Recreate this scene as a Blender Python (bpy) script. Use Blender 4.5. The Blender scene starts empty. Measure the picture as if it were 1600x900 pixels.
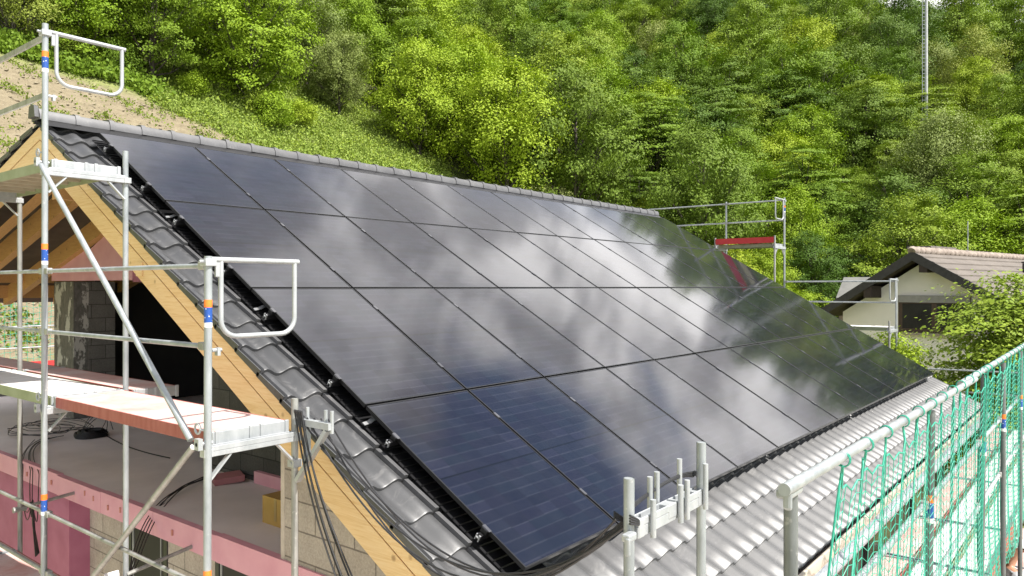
import bpy, math, random
import numpy as np
from mathutils import Vector, Matrix

# ------------------------------------------------------------------ camera, sky, sun, exposure
S = bpy.context.scene
COL = S.collection
R = math.radians
CAM = Vector((-3.802, -9.099, 6.228))
FWD = Vector((0.7812, 0.6243, -0.0015)).normalized()
RGT = Vector((0.6243, -0.7812, 0.0)).normalized()
cd = bpy.data.cameras.new('camera'); cam = bpy.data.objects.new('camera', cd); COL.objects.link(cam)
cd.sensor_width = 36.0; cd.lens = 26.604; cd.clip_start = 0.05; cd.clip_end = 3000
upv = RGT.cross(FWD)
cam.matrix_world = Matrix(((RGT.x, upv.x, -FWD.x, CAM.x), (RGT.y, upv.y, -FWD.y, CAM.y),
                           (RGT.z, upv.z, -FWD.z, CAM.z), (0, 0, 0, 1)))
S.camera = cam

SUN = Vector((0.05, -0.58, 0.81)).normalized()          # direction towards the sun
sun_el = math.asin(SUN.z)
sd = bpy.data.lights.new('sun', 'SUN'); sd.energy = 5.0; sd.angle = R(0.5); sd.color = (1.0, 0.955, 0.89)
so = bpy.data.objects.new('sun', sd); COL.objects.link(so)
so.rotation_euler = (-SUN).to_track_quat('-Z', 'Y').to_euler(); so.location = (0, -20, 40)

W = bpy.data.worlds.new('World'); S.world = W; W.use_nodes = True
nt = W.node_tree; nt.nodes.clear()
def wn(t, **k):
    n = nt.nodes.new(t)
    for a, b in k.items(): setattr(n, a, b)
    return n
wout = wn('ShaderNodeOutputWorld'); wbg = wn('ShaderNodeBackground'); wbg.inputs['Strength'].default_value = 0.10
sky = wn('ShaderNodeTexSky', sky_type='NISHITA'); sky.sun_disc = False
sky.sun_elevation = sun_el; sky.sun_rotation = math.atan2(SUN.x, SUN.y)
sky.altitude = 250; sky.air_density = 1.0; sky.dust_density = 0.6; sky.ozone_density = 1.4
tc = wn('ShaderNodeTexCoord'); sep = wn('ShaderNodeSeparateXYZ'); nt.links.new(tc.outputs['Generated'], sep.inputs[0])
# cloud layer: project the direction on a plane overhead
def wmath(op, a, b=None, clamp=False):
    n = wn('ShaderNodeMath', operation=op); n.use_clamp = clamp
    for i, v in enumerate((a, b)):
        if v is None: continue
        if isinstance(v, (int, float)): n.inputs[i].default_value = v
        else: nt.links.new(v, n.inputs[i])
    return n.outputs[0]
zc = wmath('ADD', wmath('MAXIMUM', sep.outputs[2], 0.0), 0.22)
cx = wmath('DIVIDE', sep.outputs[0], zc); cy = wmath('DIVIDE', sep.outputs[1], zc)
comb = wn('ShaderNodeCombineXYZ'); nt.links.new(cx, comb.inputs[0]); nt.links.new(cy, comb.inputs[1])
def wnoise(scale, detail, rough, dist, loc):
    n = wn('ShaderNodeTexNoise'); n.inputs['Scale'].default_value = scale; n.inputs['Detail'].default_value = detail
    n.inputs['Roughness'].default_value = rough; n.inputs['Distortion'].default_value = dist
    m = wn('ShaderNodeMapping'); m.inputs['Location'].default_value = loc
    nt.links.new(comb.outputs[0], m.inputs[0]); nt.links.new(m.outputs[0], n.inputs['Vector']); return n.outputs['Fac']
def wrange(v, a, b, c, d, smooth=False):
    n = wn('ShaderNodeMapRange'); n.interpolation_type = 'SMOOTHSTEP' if smooth else 'LINEAR'
    for i, k in enumerate((a, b, c, d)): n.inputs[1+i].default_value = k
    nt.links.new(v, n.inputs[0]); return n.outputs[0]
na = wnoise(4.2, 7, 0.58, 0.5, (3.1, 1.7, 0)); nb = wnoise(0.9, 6, 0.55, 0.3, (0.4, 5.2, 0)); nc = wnoise(5.2, 6, 0.6, 0.5, (7.3, 2.2, 0))
# one large blue opening in the cloud cover, ragged by noise, and smaller ones elsewhere
ex = wmath('DIVIDE', wmath('SUBTRACT', cx, 0.90), 0.31); ey = wmath('DIVIDE', wmath('SUBTRACT', cy, 0.08), 0.20)
el_ = wmath('SQRT', wmath('ADD', wmath('MULTIPLY', ex, ex), wmath('MULTIPLY', ey, ey)))
near = wrange(wmath('ADD', el_, wmath('MULTIPLY', wmath('SUBTRACT', na, 0.5), 2.1)), 0.72, 1.28, 0.0, 1.0, True)
away = wmath('MAXIMUM', wrange(nb, 0.40, 0.56, 0.0, 1.0, True), wrange(el_, 2.2, 3.4, 1.0, 0.0, True))
cloud = wmath('MULTIPLY', near, away)
bright = wmath('MULTIPLY', wrange(cx, 0.45, 1.30, 8.2, 11.5), wrange(nc, 0.38, 0.63, 0.45, 1.28, True))
cc = wn('ShaderNodeCombineXYZ')
nt.links.new(bright, cc.inputs[0]); nt.links.new(wmath('MULTIPLY', bright, 0.975), cc.inputs[1]); nt.links.new(wmath('MULTIPLY', bright, 0.955), cc.inputs[2])
wm = wn('ShaderNodeMixRGB'); nt.links.new(cloud, wm.inputs[0]); nt.links.new(sky.outputs[0], wm.inputs[1]); nt.links.new(cc.outputs[0], wm.inputs[2])
nt.links.new(wm.outputs[0], wbg.inputs['Color']); nt.links.new(wbg.outputs[0], wout.inputs[0])

S.view_settings.view_transform = 'Standard'; S.view_settings.look = 'None'
S.view_settings.exposure = 1.02; S.view_settings.gamma = 1.0; S.view_settings.use_curve_mapping = False
S.cycles.use_denoising = True
S.cycles.max_bounces = 8; S.cycles.transparent_max_bounces = 8

# ------------------------------------------------------------------ helpers
rng = np.random.default_rng(7); random.seed(7)
def polar(u, d):
    """ground position seen at bearing u (1600-wide photo column) and d metres ahead of the survey point"""
    t = (u - 800) / 1182.4
    p = CAM + (FWD + RGT * t) * d
    return p.x, p.y

class MB:
    def __init__(self): self.v = []; self.f = []; self.m = []; self.mi = 0
    def add(self, vs, fs):
        o = len(self.v); self.v += [tuple(p) for p in vs]
        for q in fs: self.f.append(tuple(o + i for i in q)); self.m.append(self.mi)
        return self
    def box(self, a, b):
        x0, y0, z0 = a; x1, y1, z1 = b
        return self.add([(x0,y0,z0),(x1,y0,z0),(x1,y1,z0),(x0,y1,z0),(x0,y0,z1),(x1,y0,z1),(x1,y1,z1),(x0,y1,z1)],
                        [(0,3,2,1),(4,5,6,7),(0,1,5,4),(1,2,6,5),(2,3,7,6),(3,0,4,7)])
    def cbox(self, c, s, ax=None):
        """box of size s centred at c, optional 3 axes"""
        c = Vector(c); ax = ax or (Vector((1,0,0)), Vector((0,1,0)), Vector((0,0,1)))
        h = [k/2 for k in s]; vs = []
        for sz in (-1, 1):
            for sx, sy in ((-1,-1),(1,-1),(1,1),(-1,1)):
                vs.append(c + ax[0]*h[0]*sx + ax[1]*h[1]*sy + ax[2]*h[2]*sz)
        return self.add(vs, [(0,3,2,1),(4,5,6,7),(0,1,5,4),(1,2,6,5),(2,3,7,6),(3,0,4,7)])
    def bar(self, p, q, w, h, up=(0,0,1)):
        p = Vector(p); q = Vector(q); d = (q-p); L = d.length; d.normalize()
        s = d.cross(Vector(up)).normalized(); u = s.cross(d)
        return self.cbox((p+q)/2, (L, w, h), (d, s, u))
    def tube(self, pts, r, n=8, caps=True, hollow=False):
        pts = [Vector(p) for p in pts]; k = len(pts)
        rs = r if hasattr(r, '__len__') else [r]*k
        vs = []; ref = None
        for i in range(k):
            t = (pts[min(i+1,k-1)] - pts[max(i-1,0)])
            if t.length < 1e-9: t = Vector((0,0,1))
            t.normalize()
            if ref is None:
                ref = Vector((0,0,1)) if abs(t.z) < 0.9 else Vector((1,0,0))
            s = t.cross(ref)
            if s.length < 1e-6: s = t.cross(Vector((0,1,0)))
            s.normalize(); w = s.cross(t); ref = w
            for j in range(n):
                a = 2*math.pi*j/n
                vs.append(pts[i] + s*math.cos(a)*rs[i] + w*math.sin(a)*rs[i])
        fs = []
        for i in range(k-1):
            for j in range(n):
                a = i*n+j; b = i*n+(j+1)%n
                fs.append((a, b, b+n, a+n))
        if caps:
            fs.append(tuple(range(n))[::-1]); 
            if not hollow: fs.append(tuple(range((k-1)*n, k*n)))
        return self.add(vs, fs)
    def prism(self, poly, axis, a, b):
        """poly: 2-D outline; axis 0/1/2 is extruded from a to b"""
        def mk(p, t):
            l = [p[0], p[1]]; l.insert(axis, t); return tuple(l)
        n = len(poly); vs = [mk(p, a) for p in poly] + [mk(p, b) for p in poly]
        fs = [tuple(range(n)), tuple(range(2*n-1, n-1, -1))]
        for i in range(n): j = (i+1) % n; fs.append((i, i+n, j+n, j))
        return self.add(vs, fs)
    def build(self, name, mat, parent=None, smooth=False, bevel=0):
        me = bpy.data.meshes.new(name)
        org = Vector((0,0,0)); p = parent
        while p is not None: org += p.location; p = p.parent
        me.from_pydata([(v[0]-org.x, v[1]-org.y, v[2]-org.z) for v in self.v], [], self.f)
        mats = mat if isinstance(mat, (list, tuple)) else [mat]
        for m in mats: me.materials.append(m)
        if len(mats) > 1: me.polygons.foreach_set('material_index', self.m)
        import bmesh
        bm = bmesh.new(); bm.from_mesh(me); bmesh.ops.recalc_face_normals(bm, faces=bm.faces); bm.to_mesh(me); bm.free()
        o = bpy.data.objects.new(name, me); COL.objects.link(o); o.parent = parent
        if smooth:
            me.polygons.foreach_set('use_smooth', [True]*len(me.polygons))
            me.set_sharp_from_angle(angle=R(38))
        if bevel:
            b = o.modifiers.new('bevel', 'BEVEL'); b.width = bevel; b.segments = 2; b.limit_method = 'ANGLE'; b.angle_limit = R(40)
        return o

def tag(o, label=None, cat=None, group=None, kind=None):
    if label: o['label'] = label
    if cat: o['category'] = cat
    if group: o['group'] = group
    if kind: o['kind'] = kind
    return o
def thing(name, label, cat, loc=(0,0,0), group=None):
    o = bpy.data.objects.new(name, None); COL.objects.link(o); o.location = loc; o.empty_display_size = 0.2
    return tag(o, label, cat, group)
def copy_tree(o, parent=None):
    c = o.copy(); COL.objects.link(c); c.parent = parent
    for ch in list(o.children): copy_tree(ch, c)
    return c
def bez(p0, p1, p2, p3, n=16):
    out = []
    for i in range(n+1):
        t = i/n; a = (1-t)
        out.append(Vector(p0)*a**3 + Vector(p1)*3*a*a*t + Vector(p2)*3*a*t*t + Vector(p3)*t**3)
    return out
def sag(p, q, s, n=18, side=(0,0,0)):
    p = Vector(p); q = Vector(q); sd_ = Vector(side)
    return [p.lerp(q, i/n) + (Vector((0,0,-s)) + sd_)*4*(i/n)*(1-i/n) for i in range(n+1)]

# ------------------------------------------------------------------ materials
class NT:
    def __init__(self, name):
        self.mat = bpy.data.materials.new(name); self.mat.use_nodes = True
        self.t = self.mat.node_tree; self.b = self.t.nodes['Principled BSDF']; self.out = self.t.nodes['Material Output']
    def n(self, t, **k):
        x = self.t.nodes.new(t)
        for a, b in k.items(): setattr(x, a, b)
        return x
    def l(self, a, b): self.t.links.new(a, b)
    def coord(self, scale=(1,1,1), rot=(0,0,0), kind='Object', loc=(0,0,0)):
        c = self.n('ShaderNodeTexCoord'); m = self.n('ShaderNodeMapping')
        m.inputs['Scale'].default_value = scale; m.inputs['Rotation'].default_value = rot; m.inputs['Location'].default_value = loc
        self.l(c.outputs[kind], m.inputs[0]); return m.outputs[0]
    def noise(self, vec, scale, detail=4, rough=0.55, dist=0.0):
        x = self.n('ShaderNodeTexNoise'); x.inputs['Scale'].default_value = scale; x.inputs['Detail'].default_value = detail
        x.inputs['Roughness'].default_value = rough; x.inputs['Distortion'].default_value = dist
        if vec is not None: self.l(vec, x.inputs['Vector'])
        return x.outputs['Fac']
    def ramp(self, fac, stops, interp='LINEAR'):
        x = self.n('ShaderNodeValToRGB'); r = x.color_ramp; r.interpolation = interp
        while len(r.elements) > 1: r.elements.remove(r.elements[-1])
        r.elements[0].position = stops[0][0]; r.elements[0].color = (*stops[0][1], 1)
        for p, c in stops[1:]:
            e = r.elements.new(p); e.color = (*c, 1)
        self.l(fac, x.inputs[0]); return x.outputs[0]
    def mix(self, fac, a, b, mode='MIX'):
        x = self.n('ShaderNodeMixRGB', blend_type=mode)
        for i, v in enumerate((fac, a, b)):
            if isinstance(v, (int, float)): x.inputs[i].default_value = v
            elif isinstance(v, tuple): x.inputs[i].default_value = (*v, 1)
            else: self.l(v, x.inputs[i])
        return x.outputs[0]
    def math(self, op, a, b=None, clamp=False):
        x = self.n('ShaderNodeMath', operation=op); x.use_clamp = clamp
        for i, v in enumerate((a, b)):
            if v is None: continue
            if isinstance(v, (int, float)): x.inputs[i].default_value = v
            else: self.l(v, x.inputs[i])
        return x.outputs[0]
    def bump(self, h, strength=0.3, dist=0.01):
        x = self.n('ShaderNodeBump'); x.inputs['Strength'].default_value = strength; x.inputs['Distance'].default_value = dist
        self.l(h, x.inputs['Height']); self.l(x.outputs[0], self.b.inputs['Normal'])
    def set(self, **k):
        for a, v in k.items():
            i = self.b.inputs[a.replace('_', ' ')]
            if hasattr(v, 'is_linked') or hasattr(v, 'links'): self.l(v, i)
            else: i.default_value = (*v, 1) if isinstance(v, tuple) else v
        return self

def simple(name, c0, c1, scale=6, rough=0.6, metal=0.0, bump=0.0, detail=5, stretch=(1,1,1), bdist=0.01):
    m = NT(name); v = m.coord(stretch); f = m.noise(v, scale, detail)
    m.set(Base_Color=m.ramp(f, [(0.3, c0), (0.7, c1)]), Roughness=rough, Metallic=metal)
    if bump: m.bump(m.noise(v, scale*5, 4), bump, bdist)
    return m.mat

def galv(name, lo=(0.21,0.23,0.24), hi=(0.36,0.385,0.395), dirt=0.5):
    m = NT(name); v = m.coord((1,1,0.35)); a = m.noise(v, 9, 6, 0.65)
    v2 = m.coord((1,1,1)); b = m.noise(v2, 38, 3)
    c = m.ramp(a, [(0.28, lo), (0.62, hi)])
    spots = m.ramp(m.noise(v2, 14, 5, 0.7), [(0.62, (0,0,0)), (0.70, (1,1,1))])
    c = m.mix(m.math('MULTIPLY', spots, dirt), c, (0.60, 0.595, 0.57))
    m.set(Base_Color=c, Metallic=0.35, Roughness=m.math('ADD', m.math('MULTIPLY', b, 0.25), 0.34))
    m.bump(b, 0.08, 0.003)
    return m.mat

M = {}
M['galv'] = galv('galvanised_steel')
M['galv_old'] = galv('weathered_galvanised_steel', (0.20,0.20,0.185), (0.36,0.36,0.34), 0.6)
M['galv_dark'] = galv('shaded_zinc_steel', (0.10,0.112,0.112), (0.17,0.185,0.185), 0.25)  # eave posts: their shaded sides put into the steel colour
M['galv_white'] = galv('bright_galvanised_steel', (0.29,0.31,0.32), (0.43,0.445,0.455), 0.3)

# wood
def wood(name, c0, c1, c2, stretch):
    m = NT(name); v = m.coord(stretch, (R(-30), 0, 0)); f = m.noise(v, 4.0, 6, 0.65, 0.8)
    c = m.ramp(f, [(0.25, c0), (0.5, c1), (0.75, c2)])
    vk = m.coord((1.0,1.0,1.0)); k = m.n('ShaderNodeTexVoronoi'); k.inputs['Scale'].default_value = 4.6; m.l(vk, k.inputs['Vector'])
    kn = m.ramp(k.outputs['Distance'], [(0.06, (1,1,1)), (0.13, (0,0,0))])
    c = m.mix(m.math('MULTIPLY', kn, 0.6), c, (0.16, 0.075, 0.025))
    m.set(Base_Color=c, Roughness=0.62); m.bump(f, 0.12, 0.004)
    return m.mat
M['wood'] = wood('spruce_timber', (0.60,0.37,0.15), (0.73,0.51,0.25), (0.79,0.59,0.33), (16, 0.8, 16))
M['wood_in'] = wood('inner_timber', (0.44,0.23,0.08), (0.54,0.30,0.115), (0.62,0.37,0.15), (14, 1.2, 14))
M['lath'] = simple('brown_roof_boarding', (0.055,0.038,0.028), (0.085,0.062,0.046), 4, 0.8)

def blocks(name, c0, c1, bw, bh, swap=False, mort=0.5, bump=0.5):
    m = NT(name); c = m.n('ShaderNodeTexCoord'); s = m.n('ShaderNodeSeparateXYZ'); m.l(c.outputs['Object'], s.inputs[0])
    cb = m.n('ShaderNodeCombineXYZ'); m.l(m.math('ADD', s.outputs[0], s.outputs[1]), cb.inputs[0]); m.l(s.outputs[2], cb.inputs[1])
    br = m.n('ShaderNodeTexBrick'); m.l(cb.outputs[0], br.inputs['Vector'])
    br.inputs['Scale'].default_value = 1; br.inputs['Brick Width'].default_value = bw; br.inputs['Row Height'].default_value = bh
    br.inputs['Mortar Size'].default_value = 0.008; br.inputs['Mortar Smooth'].default_value = 0.3; br.inputs['Bias'].default_value = 0
    br.inputs['Color1'].default_value = (*c0,1); br.inputs['Color2'].default_value = (*c1,1)
    br.inputs['Mortar'].default_value = tuple(x*mort for x in c0)+(1,)
    n = m.noise(c.outputs['Object'], 45, 4, 0.7); n2 = m.noise(c.outputs['Object'], 3, 4)
    col = m.mix(0.55, br.outputs['Color'], m.ramp(n, [(0.3,(0.35,0.35,0.35)),(0.7,(1.0,1.0,1.0))]), 'MULTIPLY')
    col = m.mix(0.5, col, m.ramp(n2, [(0.35,(0.6,0.6,0.6)),(0.65,(1,1,1))]), 'MULTIPLY')
    m.set(Base_Color=col, Roughness=0.92)
    m.bump(m.math('SUBTRACT', n, m.math('MULTIPLY', br.outputs['Fac'], 0.8)), bump, 0.012)
    return m.mat
M['block'] = blocks('pumice_block', (0.46,0.41,0.35), (0.53,0.48,0.41), 0.49, 0.245)
M['block_dark'] = blocks('dark_block', (0.075,0.072,0.068), (0.12,0.115,0.105), 0.49, 0.245)  # block darkened: deep shade of the recess put into its colour
M['block_grey'] = blocks('grey_block', (0.20,0.19,0.175), (0.26,0.25,0.235), 0.49, 0.245)
def stained_pier():
    m = NT('stained_pier'); v = m.coord((1,1,0.5)); f = m.noise(v, 4, 6, 0.65); g = m.noise(v, 20, 4)
    c = m.ramp(g, [(0.3,(0.10,0.10,0.09)),(0.7,(0.19,0.18,0.165))])
    c = m.mix(m.ramp(f, [(0.54,(0,0,0)),(0.58,(1,1,1))]), c, (0.50,0.49,0.46))
    m.set(Base_Color=c, Roughness=0.9); m.bump(g, 0.3, 0.01); return m.mat
M['pier'] = stained_pier()
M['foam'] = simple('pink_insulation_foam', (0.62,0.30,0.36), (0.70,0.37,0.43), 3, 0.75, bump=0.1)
M['foam_dark'] = simple('shaded_insulation_foam', (0.31,0.095,0.16), (0.38,0.135,0.21), 3, 0.75)  # pink foam darkened, its shade put into the colour
M['concrete'] = simple('screed', (0.64,0.585,0.56), (0.76,0.70,0.67), 1.6, 0.9, bump=0.15, detail=8)
M['black'] = simple('black_metal_and_eave_shade', (0.006,0.006,0.007), (0.012,0.012,0.013), 5, 0.38)
M['cable'] = simple('cable_rubber', (0.012,0.012,0.013), (0.022,0.022,0.024), 9, 0.5)
M['alu'] = simple('aluminium', (0.55,0.56,0.57), (0.7,0.71,0.72), 8, 0.35, 0.8)
M['alu_dark'] = simple('anodised_clamp', (0.10,0.10,0.11), (0.18,0.18,0.19), 20, 0.35, 0.7)
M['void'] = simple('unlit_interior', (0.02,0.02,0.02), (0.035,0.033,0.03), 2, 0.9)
M['plastic_dark'] = simple('anthracite_window_frame', (0.02,0.021,0.023), (0.035,0.036,0.038), 7, 0.4)
M['plastic_grey'] = simple('grey_window_profile', (0.18,0.19,0.20), (0.28,0.29,0.30), 7, 0.4)
M['white'] = simple('white_plastic', (0.75,0.74,0.72), (0.82,0.81,0.79), 7, 0.5)
M['orange'] = simple('orange_sticker', (0.75,0.16,0.02), (0.85,0.22,0.03), 20, 0.5)
def blue_sticker():
    m = NT('blue_sticker'); v = m.coord((1,1,1)); w = m.n('ShaderNodeTexVoronoi'); w.inputs['Scale'].default_value = 45; m.l(v, w.inputs['Vector'])
    m.set(Base_Color=m.ramp(w.outputs['Distance'], [(0.16,(0.62,0.66,0.72)),(0.22,(0.015,0.07,0.30))]), Roughness=0.45); return m.mat
M['blue'] = blue_sticker()
M['card'] = simple('yellow_cardboard', (0.42,0.26,0.07), (0.50,0.32,0.10), 5, 0.8)
def deck_red():
    m = NT('red_plywood_deck'); v = m.coord((1,1,1)); f = m.noise(v, 2.2, 8, 0.68, 0.4); g = m.noise(v, 22, 4, 0.7)
    c = m.ramp(f, [(0.30,(0.50,0.25,0.22)),(0.5,(0.55,0.38,0.35)),(0.68,(0.58,0.50,0.475))])
    c = m.mix(0.35, c, m.ramp(g, [(0.3,(0.55,0.52,0.5)),(0.7,(1,1,1))]), 'MULTIPLY')
    m.set(Base_Color=c, Roughness=0.8); m.bump(g, 0.1, 0.003); return m.mat
M['deck_red'] = deck_red()
M['red_edge'] = simple('red_painted_edge', (0.26,0.06,0.052), (0.34,0.11,0.095), 5, 0.6, stretch=(1,4,1))
M['red'] = simple('red_toe_board', (0.50,0.03,0.03), (0.58,0.05,0.05), 4, 0.5)
M['deck_steel'] = simple('pale_deck_top', (0.55,0.53,0.51), (0.70,0.68,0.66), 5, 0.6, bump=0.05)
M['olive'] = simple('olive_painted_edge', (0.20,0.23,0.13), (0.28,0.31,0.20), 5, 0.6)
M['deck_under'] = simple('deck_underside', (0.30,0.26,0.19), (0.40,0.35,0.27), 3, 0.7, stretch=(3,1,1))
def net_mat():
    m = NT('green_net_cord'); i = m.n('ShaderNodeNewGeometry')
    m.set(Base_Color=(0.03,0.31,0.21), Roughness=0.55); return m.mat
M['net'] = net_mat()

def tile_mat(name, c0, c1, rough=0.36, scale=3.0):
    m = NT(name); v = m.coord((1,1,1)); f = m.noise(v, scale, 7, 0.65, 0.5); g = m.noise(v, 26, 4, 0.6)
    c = m.ramp(f, [(0.3, c0), (0.7, c1)])
    dust = m.ramp(m.noise(v, 4.5, 8, 0.75, 1.0), [(0.56,(0,0,0)),(0.72,(1,1,1))])
    c = m.mix(m.math('MULTIPLY', dust, 0.30), c, (0.30,0.29,0.28))
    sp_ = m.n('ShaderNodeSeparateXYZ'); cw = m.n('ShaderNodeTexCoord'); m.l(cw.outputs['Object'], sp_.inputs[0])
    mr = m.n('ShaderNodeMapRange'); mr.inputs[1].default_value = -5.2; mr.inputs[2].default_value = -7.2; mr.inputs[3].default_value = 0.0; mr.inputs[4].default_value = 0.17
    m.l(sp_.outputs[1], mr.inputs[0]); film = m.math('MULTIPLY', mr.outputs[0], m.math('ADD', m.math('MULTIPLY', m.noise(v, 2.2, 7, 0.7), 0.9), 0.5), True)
    if name == 'anthracite_roof_tile': c = m.mix(film, c, (0.25,0.245,0.24))  # tiles turn gradually paler towards the eave
    m.set(Base_Color=c, Roughness=m.math('ADD', m.math('MULTIPLY', m.noise(v, 7, 5, 0.7), 0.26), rough-0.12), Specular_IOR_Level=0.65)
    m.bump(g, 0.06, 0.004); return m.mat
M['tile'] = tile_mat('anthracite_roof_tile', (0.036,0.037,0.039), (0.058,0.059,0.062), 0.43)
M['ridge'] = tile_mat('sunlit_anthracite_ridge_tile', (0.065,0.065,0.068), (0.105,0.105,0.108), 0.45)  # tile colour lightened: sun on the ridge caps put into it

def panel_mat():
    m = NT('solar_cell_glass'); c = m.n('ShaderNodeTexCoord'); s = m.n('ShaderNodeSeparateXYZ'); m.l(c.outputs['Object'], s.inputs[0])
    x = s.outputs[0]; y = s.outputs[1]
    cellx, celly = 1.134/6.1, 1.762/18.6
    def line(val, period, w, off=0.0):      # 1 on a line
        f = m.math('FRACT', m.math('ADD', m.math('DIVIDE', val, period), off))
        return m.math('LESS_THAN', f, w)
    gx = line(x, cellx, 0.022); gy = line(y, celly, 0.03); bus = line(x, cellx/10, 0.09, 0.3); fing = line(y, celly/9, 0.22)
    ix = m.math('FLOOR', m.math('DIVIDE', x, cellx)); iy = m.math('FLOOR', m.math('DIVIDE', y, celly))
    cb = m.n('ShaderNodeCombineXYZ'); m.l(ix, cb.inputs[0]); m.l(iy, cb.inputs[1])
    oi = m.n('ShaderNodeObjectInfo'); m.l(m.math('MULTIPLY', oi.outputs['Random'], 91.0), cb.inputs[2])
    wn_ = m.n('ShaderNodeTexWhiteNoise'); m.l(cb.outputs[0], wn_.inputs['Vector'])
    col = m.ramp(wn_.outputs['Value'], [(0.0,(0.0025,0.0032,0.008)),(0.3,(0.0048,0.0045,0.011)),(0.6,(0.0036,0.0056,0.011)),(1.0,(0.0075,0.0075,0.016))])
    col = m.mix(m.math('MULTIPLY', bus, 0.30), col, (0.040,0.042,0.055))
    streak = m.math('MULTIPLY', line(y, celly, 0.16, 0.08), wn_.outputs['Value'])
    col = m.mix(m.math('MULTIPLY', fing, 0.15), col, (0.035,0.037,0.05)); col = m.mix(m.math('MULTIPLY', streak, 0.28), col, (0.040,0.042,0.054))
    col = m.mix(gx, col, (0.002,0.002,0.003)); col = m.mix(m.math('MULTIPLY', gy, 0.15), col, (0.030,0.031,0.040))
    mid = m.math('LESS_THAN', m.math('ABSOLUTE', y), 0.008); col = m.mix(mid, col, (0.002,0.002,0.003))
    dust = m.noise(c.outputs['Object'], 3.0, 7, 0.7); sp = m.n('ShaderNodeTexVoronoi'); sp.inputs['Scale'].default_value = 9
    pv = m.n('ShaderNodeVectorMath', operation='ADD'); m.l(c.outputs['Object'], pv.inputs[0]); m.l(cb.outputs[0], pv.inputs[1])
    m.l(c.outputs['Object'], sp.inputs['Vector'])
    col = m.mix(m.math('MULTIPLY', m.math('POWER', dust, 2.0), 0.045), col, (0.3,0.29,0.28))
    m.set(Base_Color=col, Roughness=0.065, IOR=1.5, Specular_IOR_Level=0.5)
    # slight waviness of the tempered glass
    m.bump(m.noise(m.coord((1.0,2.2,1)), 2.0, 3, 0.5), 0.03, 0.01)
    return m.mat
M['cells'] = panel_mat()
M['frame'] = simple('black_anodised_frame', (0.012,0.012,0.013), (0.02,0.02,0.021), 8, 0.32, 0.3)

def leaf_mat(name, cols, trans=0.32):
    m = NT(name); g = m.n('ShaderNodeNewGeometry'); oi = m.n('ShaderNodeObjectInfo')
    f = m.math('ADD', m.math('MULTIPLY', g.outputs['Random Per Island'], 0.32), m.math('MULTIPLY', oi.outputs['Random'], 0.68))
    c = m.ramp(f, [(i/(len(cols)-1), k) for i, k in enumerate(cols)])
    m.set(Base_Color=c, Roughness=0.6, Specular_IOR_Level=0.14)
    tr = m.n('ShaderNodeBsdfTranslucent'); m.l(m.mix(1.0, c, (1.25,1.35,0.55), 'MULTIPLY'), tr.inputs['Color'])
    mx = m.n('ShaderNodeMixShader'); mx.inputs[0].default_value = trans
    m.l(m.b.outputs[0], mx.inputs[1]); m.l(tr.outputs[0], mx.inputs[2]); m.l(mx.outputs[0], m.out.inputs[0])
    return m.mat
L = {
 'bright': leaf_mat('leaf_yellow_green', [(0.125,0.209,0.013),(0.192,0.286,0.018),(0.259,0.343,0.026),(0.333,0.394,0.040)], 0.17),
 'mid':    leaf_mat('leaf_mid_green',    [(0.081,0.148,0.014),(0.127,0.205,0.018),(0.172,0.246,0.024),(0.237,0.295,0.035)], 0.15),
 'dark':   leaf_mat('leaf_deep_green',   [(0.047,0.092,0.013),(0.071,0.128,0.016),(0.107,0.166,0.019),(0.145,0.204,0.027)], 0.12),
 'grey':   leaf_mat('leaf_grey_green',   [(0.114,0.156,0.041),(0.160,0.208,0.054),(0.213,0.254,0.068),(0.289,0.313,0.100)], 0.13),
 'pale': leaf_mat('grass_blades', [(0.13,0.20,0.030),(0.19,0.27,0.045),(0.27,0.33,0.075),(0.36,0.38,0.13)], 0.13),
 'olive':  leaf_mat('leaf_olive',        [(0.120,0.164,0.022),(0.162,0.213,0.030),(0.212,0.264,0.042),(0.269,0.295,0.061)], 0.14),
}
M['bark'] = simple('bark', (0.045,0.036,0.028), (0.10,0.085,0.068), 6, 0.9, bump=0.3, stretch=(1,1,0.3))

# ------------------------------------------------------------------ terrain
def smax(a, b, k):
    return 0.5*(a + b + np.sqrt((a-b)**2 + k*k))
def smin(a, b, k):
    return 0.5*(a + b - np.sqrt((a-b)**2 + k*k))
def height(x, y):
    x = np.asarray(x, float); y = np.asarray(y, float)
    base = -1.2 + 2.2*np.clip((y+2)/12, 0, 1)
    a = 1.2 + 0.65*(y-11)
    b = 0.5*(0.9*x + 0.43*y - 51)
    h = smax(smax(base, a, 1.5), b, 8)
    h = smin(h, 45 + 0.72*y, 12)
    far = np.clip((np.hypot(x, y)-35)/60, 0, 1)
    h = h + far*(2.2*np.sin(x*0.07+1.3)*np.cos(y*0.06) + 1.1*np.sin(x*0.17+y*0.11))
    near = np.clip((y-12)/10, 0, 1)
    h = h + near*(0.18*np.sin(x*0.9+0.3*y)*np.sin(y*0.7) + 0.10*np.sin(x*2.1+y*1.3))
    return h
def ground_z(x, y): return float(height(x, y))
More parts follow.
